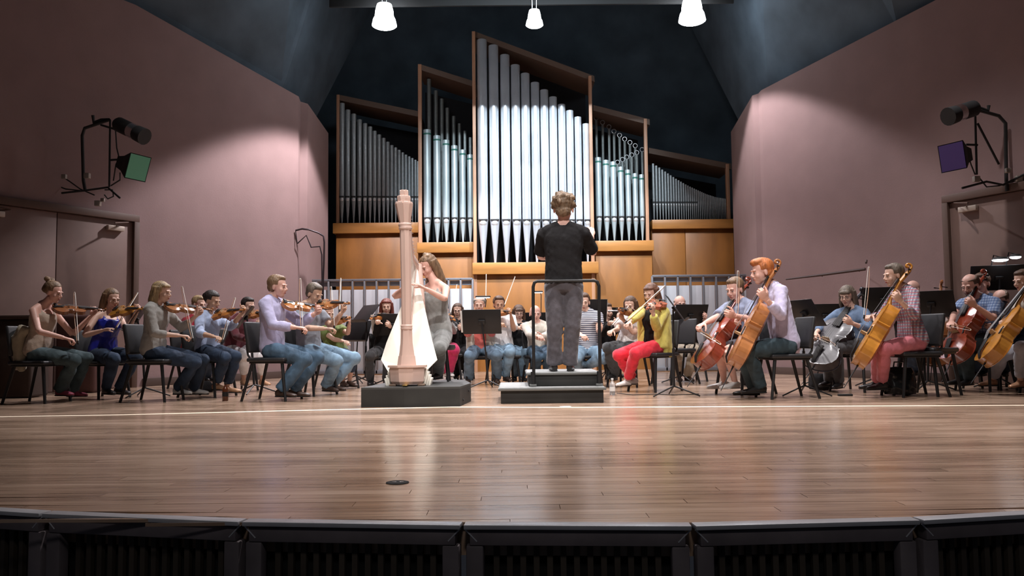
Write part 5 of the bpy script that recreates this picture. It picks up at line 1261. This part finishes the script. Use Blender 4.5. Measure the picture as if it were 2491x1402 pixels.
# bright lamps at the far right
b_ = FL(2436, 944); c = P(2430, 676, b_.y)
stand('dark stand under two bright lamps at the right edge', b_, c, 160, 30, None, .62, legrot=30)
for (px, py, lab, w_) in ((2433, 632, 'larger glowing lamp over the right edge stand', .17), (2470, 625, 'smaller glowing lamp at the far right over the stand', .12)):
    c = P(px, py, b_.y - .1)
    t = tag(empty('stand_light', c), lab, 'stand light', 'bright lamps on the far right stand')
    MB().lathe(c, [(.02, .035), (w_ * .42, .028), (w_ * .55, .0)], 18).build('shade', M_BLACKM, t)
    MB().ell(c + Vector((0, 0, -.004)), (w_ * .52, w_ * .5, .022), n=16, k=8).build('bulb', mat('stand_lamp_glow2', (1, 1, 1), .5, emit=(.9, .92, 1), es=12), t)
    MB().tube([c + Vector((0, 0, .03)), c + Vector((-.04, .06, .06)), c + Vector((-.06, .10, -.10))], .008, 6).build('gooseneck', M_BLACK, t)

# ================================================================== EMPTY CHAIRS
c = FL(2278, 962); chair('empty black chair right of the pink trousers', c.x - .05, c.y + .05, -205 + 180 + 55, 1.08)
c = FL(1640, 935); chair('empty black chair behind the yellow cardigan', c.x, c.y, -60, 1.05)

# ================================================================== WALL LIGHT RACKS
def can_light(t, a, b_, r, mt, name='spotlight', trim=None):
    d = (b_ - a)
    o = MB().tube([a, a + d * .08, a + d * .7, a + d * .74, b_], [r * .7, r, r, r * 1.05, r * 1.12], 16).build(name, mt, t)
    MB().tube([a + d * .52, a + d * .72], r * 1.03, 16).build('chrome_collar', M_CHROME if trim is None else trim, o); return o
def rack(label, Y, path, posts, can, flood, gel, cables, bits):
    g = M_BLACKM
    t = tag(empty('wall_light_rack', P(*path[0], Y)), label, 'light rack', 'stage light racks on the side walls')
    MB().tube([P(x, y, Y) for x, y in path], .022, 8).build('bracket_pipe', g, t)
    for pst in posts: MB().tube([P(x, y, Y - .12) for x, y in pst], .014, 8).build('upright_pipe', g, t)
    can_light(t, P(*can[0], Y - .2), P(*can[1], Y - .35), .10, g)
    a, b_ = P(*flood[0], Y - .2), P(*flood[1], Y - .32)
    h = MB(); d = (b_ - a).normalized(); s1 = d.cross(Z).normalized(); s2 = s1.cross(d)
    V = []
    for c, w_ in ((a, .07), (a.lerp(b_, .45), .10), (b_, .17)):
        for i, j in ((-1, -1), (1, -1), (1, 1), (-1, 1)): V.append(c + s1 * (i * w_) + s2 * (j * w_))
    Fc = [(0, 1, 2, 3)] + [(i * 4 + k, i * 4 + 4 + k, i * 4 + 4 + (k + 1) % 4, i * 4 + (k + 1) % 4) for i in range(2) for k in range(4)]
    h.add(V, Fc); ho = h.build('floodlight', g, t, smooth=False)
    MB().add([b_ + s1 * i * .16 + s2 * j * .16 for i, j in ((-1, -1), (1, -1), (1, 1), (-1, 1))] + [b_ - d * .01 + s1 * i * .16 + s2 * j * .16 for i, j in ((-1, -1), (1, -1), (1, 1), (-1, 1))], [(0, 1, 2, 3), (7, 6, 5, 4), (0, 4, 5, 1), (1, 5, 6, 2), (2, 6, 7, 3), (3, 7, 4, 0)]).build('colour_gel', gel, ho, smooth=False)
    for cb_ in cables: MB().tube([P(x, y, Y - dy) for x, y, dy in cb_], .009, 6).build('cable', g, t)
    for x, y, r_ in bits: MB().rbox(P(x, y, Y - .1), (r_ * 1.2, r_, r_ * 1.2), .006).build('clamp', mat('clamp_grey', (.35, .31, .27), .5, .5), t)
    return t
GEL = mat('gel_green', (.09, .30, .19), .35, trans=.0); GELP = mat('gel_violet', (.06, .035, .15), .4)
rack('dark wall bracket with a spotlight and a green-gelled floodlight, left wall', 11.0,
     [(226, 281), (228, 298), (246, 292), (268, 291), (206, 312), (200, 330), (203, 440), (207, 462)],
     [[(268, 293), (266, 455)], [(266, 390), (292, 388)], [(245, 304), (285, 316)], [(150, 470), (205, 464), (262, 456), (292, 482)]],
     ((283, 300), (352, 333)), ((294, 395), (336, 408)), GEL,
     [[(281, 315, .15), (284, 360, .15), (290, 385, .2), (282, 400, .15), (276, 440, .12)], [(292, 420, .2), (292, 438, .2), (270, 452, .12)],
      [(0, 425, -.3), (40, 437, -.25), (110, 442, -.15), (160, 460, -.05), (205, 465, 0)], [(155, 432, .0), (170, 442, .05), (195, 460, .1), (230, 475, .1)], [(255, 462, .1), (274, 462, .12), (276, 478, .12), (262, 484, .1), (254, 474, .1)]],
     [(156, 430, .05), (238, 495, .06), (212, 428, .06), (250, 487, .04), (292, 398, .05)])
rack('dark wall bracket with a spotlight and a violet-gelled floodlight, right wall', 10.2,
     [(2405, 257), (2404, 270), (2380, 262), (2370, 265), (2430, 282), (2446, 300), (2448, 440), (2450, 465)],
     [[(2372, 268), (2376, 425)], [(2378, 353), (2350, 352)], [(2378, 300), (2430, 400)], [(2340, 458), (2400, 442), (2440, 450), (2491, 425)]],
     ((2374, 262), (2306, 284)), ((2352, 378), (2316, 382)), GELP,
     [[(2350, 360, .2), (2362, 400, .15), (2372, 425, .12)], [(2380, 430, .1), (2400, 455, .15), (2430, 452, .1), (2470, 440, .05)]],
     [(2375, 436, .06), (2452, 415, .05), (2338, 360, .05), (2478, 435, .06)])

# ================================================================== SMALL THINGS ON THE FLOOR
def bottle(label, px, py, h, r, m1, m2, clear=False):
    c = FL(px, py); t = tag(empty('bottle', c), label, 'bottle')
    MB().lathe(c, [(r * .9, 0), (r, .006), (r, h * .62), (r * .85, h * .70), (r * .38, h * .84), (r * .38, h * .92)], 16).build('bottle_body', m1, t)
    MB().lathe(c, [(r * .45, h * .91), (r * .45, h), (r * .3, h)], 12).build('cap', m2, t)
    MB().lathe(c, [(r * 1.01, h * .25), (r * 1.01, h * .5)], 16, cap=False).build('label_band', M_PAPER if clear else m2, t)
bottle('dark amber bottle on the floor left of the lavender shirt', 548, 976, .20, .032, mat('amber_glass', (.10, .03, .012), .15), M_BLACK)
bottle('clear plastic water bottle right of the podium', 1490, 962, .19, .032, mat('clear_plastic', (.75, .78, .80), .12, trans=.75), M_PAPER, True)
bottle('small clear bottle beside the harp platform', 1123, 928, .17, .030, mat('clear_plastic', (.75, .78, .80), .12, trans=.75), M_PAPER, True)
def bag(label, px, py, size, m, top=None, name='bag'):
    c = FL(px, py); t = tag(empty(name, c), label, 'bag'); w_, d_, h = size
    q = MB(); q.tube([c + Z * .01, c + Z * h * .3, c + Z * h * .75, c + Z * h], [w_ / 2, w_ * .53, w_ * .48, w_ * .40], 14, rad2=[d_ / 2, d_ * .52, d_ * .42, d_ * .22], ref=(1, 0, 0))
    co, no, Fc = remesh(q, .014, 3); co = co + no * (noisefield(co, 30, int(px)) * .010)[:, None]; co[:, 2] = np.maximum(co[:, 2], .001)
    q = MB(); q.add(co.tolist(), Fc); q.build('bag_body', m, t)
    MB().tube([c + Vector((-w_ * .2, 0, h * .9)), c + Vector((-w_ * .15, 0, h * 1.18)), c + Vector((w_ * .15, 0, h * 1.18)), c + Vector((w_ * .2, 0, h * .9))], .009, 8).build('handle', m, t)
bag('glossy black bag under the pink trousers player chair', 2190, 962, (.34, .22, .30), mat('glossy_black', (.012, .012, .012), .18))
bag('dark soft bag on the floor behind the blue blouse', 478, 955, (.42, .26, .14), T_BLK)
bag('black bag under the lilac shirt player', 1830, 940, (.30, .22, .24), T_BLK)
bag('dark bag with a white cloth on it below the silvery cello', 2003, 950, (.34, .22, .20), T_BLK)
bag('teal bag standing behind the blue satin top', 318, 925, (.26, .16, .42), mat('teal_cloth', (.01, .16, .22), .7))
bag('small pale green bag behind the pink trousers of the young man', 1108, 912, (.14, .10, .14), cloth('mint', (.25, .42, .42)))
c = FL(2056, 964); tag(MB().rbox(c + Z * .012, (.15, .05, .022), .006).build('endpin_stop', M_BLACKM, base=c), 'small black endpin stop on the floor below the dark cello', 'endpin stop')
c = FL(1745, 962)
pts = [FL(1500, 958), FL(1540, 962), FL(1590, 960), FL(1640, 962), FL(1700, 960)]
tag(MB().tube([p + Z * .005 for p in pts], .004, 6).build('cable', M_BLACKM, base=pts[0]), 'thin black cable lying on the floor right of the podium', 'cable')
pts = [FL(1368, 990), FL(1383, 990)]
c = (pts[0] + pts[1]) / 2
tag(MB().rbox(c + Z * .002, (.10, .05, .003), .001, Matrix.Rotation(.3, 3, 'Z')).build('paper_scrap', M_PAPER, base=c), 'torn white paper scrap on the floor before the podium', 'paper')
# dark covered cabinet and instrument cases at the far left
Y = 9.85; a = P(-50, 767, Y); b_ = P(78, 767, Y); 
t = tag(empty('covered_cabinet', ((a.x + b_.x) / 2, Y + .3, 0)), 'large dark cloth-covered cabinet at the left edge behind the first chair', 'cabinet')
MB().rbox(((a.x + b_.x) / 2, Y + .2, (a.z) / 2 - .02), (b_.x - a.x, .4, a.z - .06), .03, seg=3).build('cabinet_body', mat('dark_cover', (.035, .018, .012), .8, noise=.3, nscale=3, bump=.4, bscale=10), t)
MB().rbox(((a.x + b_.x) / 2, Y + .19, a.z - .03), (b_.x - a.x + .05, .44, .05), .015).build('cabinet_top', mat('dark_cover2', (.045, .022, .014), .6), t)
Y = 10.9; a = P(150, 768, Y); b_ = P(245, 768, Y)
t = tag(empty('instrument_case', ((a.x + b_.x) / 2, Y, 0)), 'tall dark red-brown instrument case behind the leftmost violinist', 'case')
MB().rbox(((a.x + b_.x) / 2, Y, a.z / 2), (b_.x - a.x, .3, a.z), .05, seg=3).build('case_body', mat('case_redbrown', (.06, .02, .016), .6, noise=.3, nscale=3), t)
MB().tube([((a.x + b_.x) / 2 - .06, Y - .16, a.z * .6), ((a.x + b_.x) / 2 - .04, Y - .19, a.z * .6), ((a.x + b_.x) / 2 + .04, Y - .19, a.z * .6), ((a.x + b_.x) / 2 + .06, Y - .16, a.z * .6)], .01, 6).build('handle', M_BLACK, t)
# double bass scroll showing beyond the chair at the right
b0 = FL(2262, 937); nat = P(2280, 690, b0.y + .2)
t = make_instrument('cello', V_BROWN, 'x', 'cello', None); t.name = 'double_bass'; tag(t, 'double bass standing behind the empty chair, its scroll above the dark stand', 'double bass')
y = (Vector((nat.x, nat.y, nat.z)) - Vector((b0.x, b0.y, .28))).normalized(); z = Vector((-.3, -1, .1)); z = (z - y * z.dot(y)).normalized(); x = y.cross(z)
t.rotation_euler = Matrix((x, y, z)).transposed().to_euler(); s_ = (nat - Vector((b0.x, b0.y, .0))).length / 1.48; t.scale = (s_,) * 3; t.location = Vector((b0.x, b0.y, 0)) + y * .28 * s_
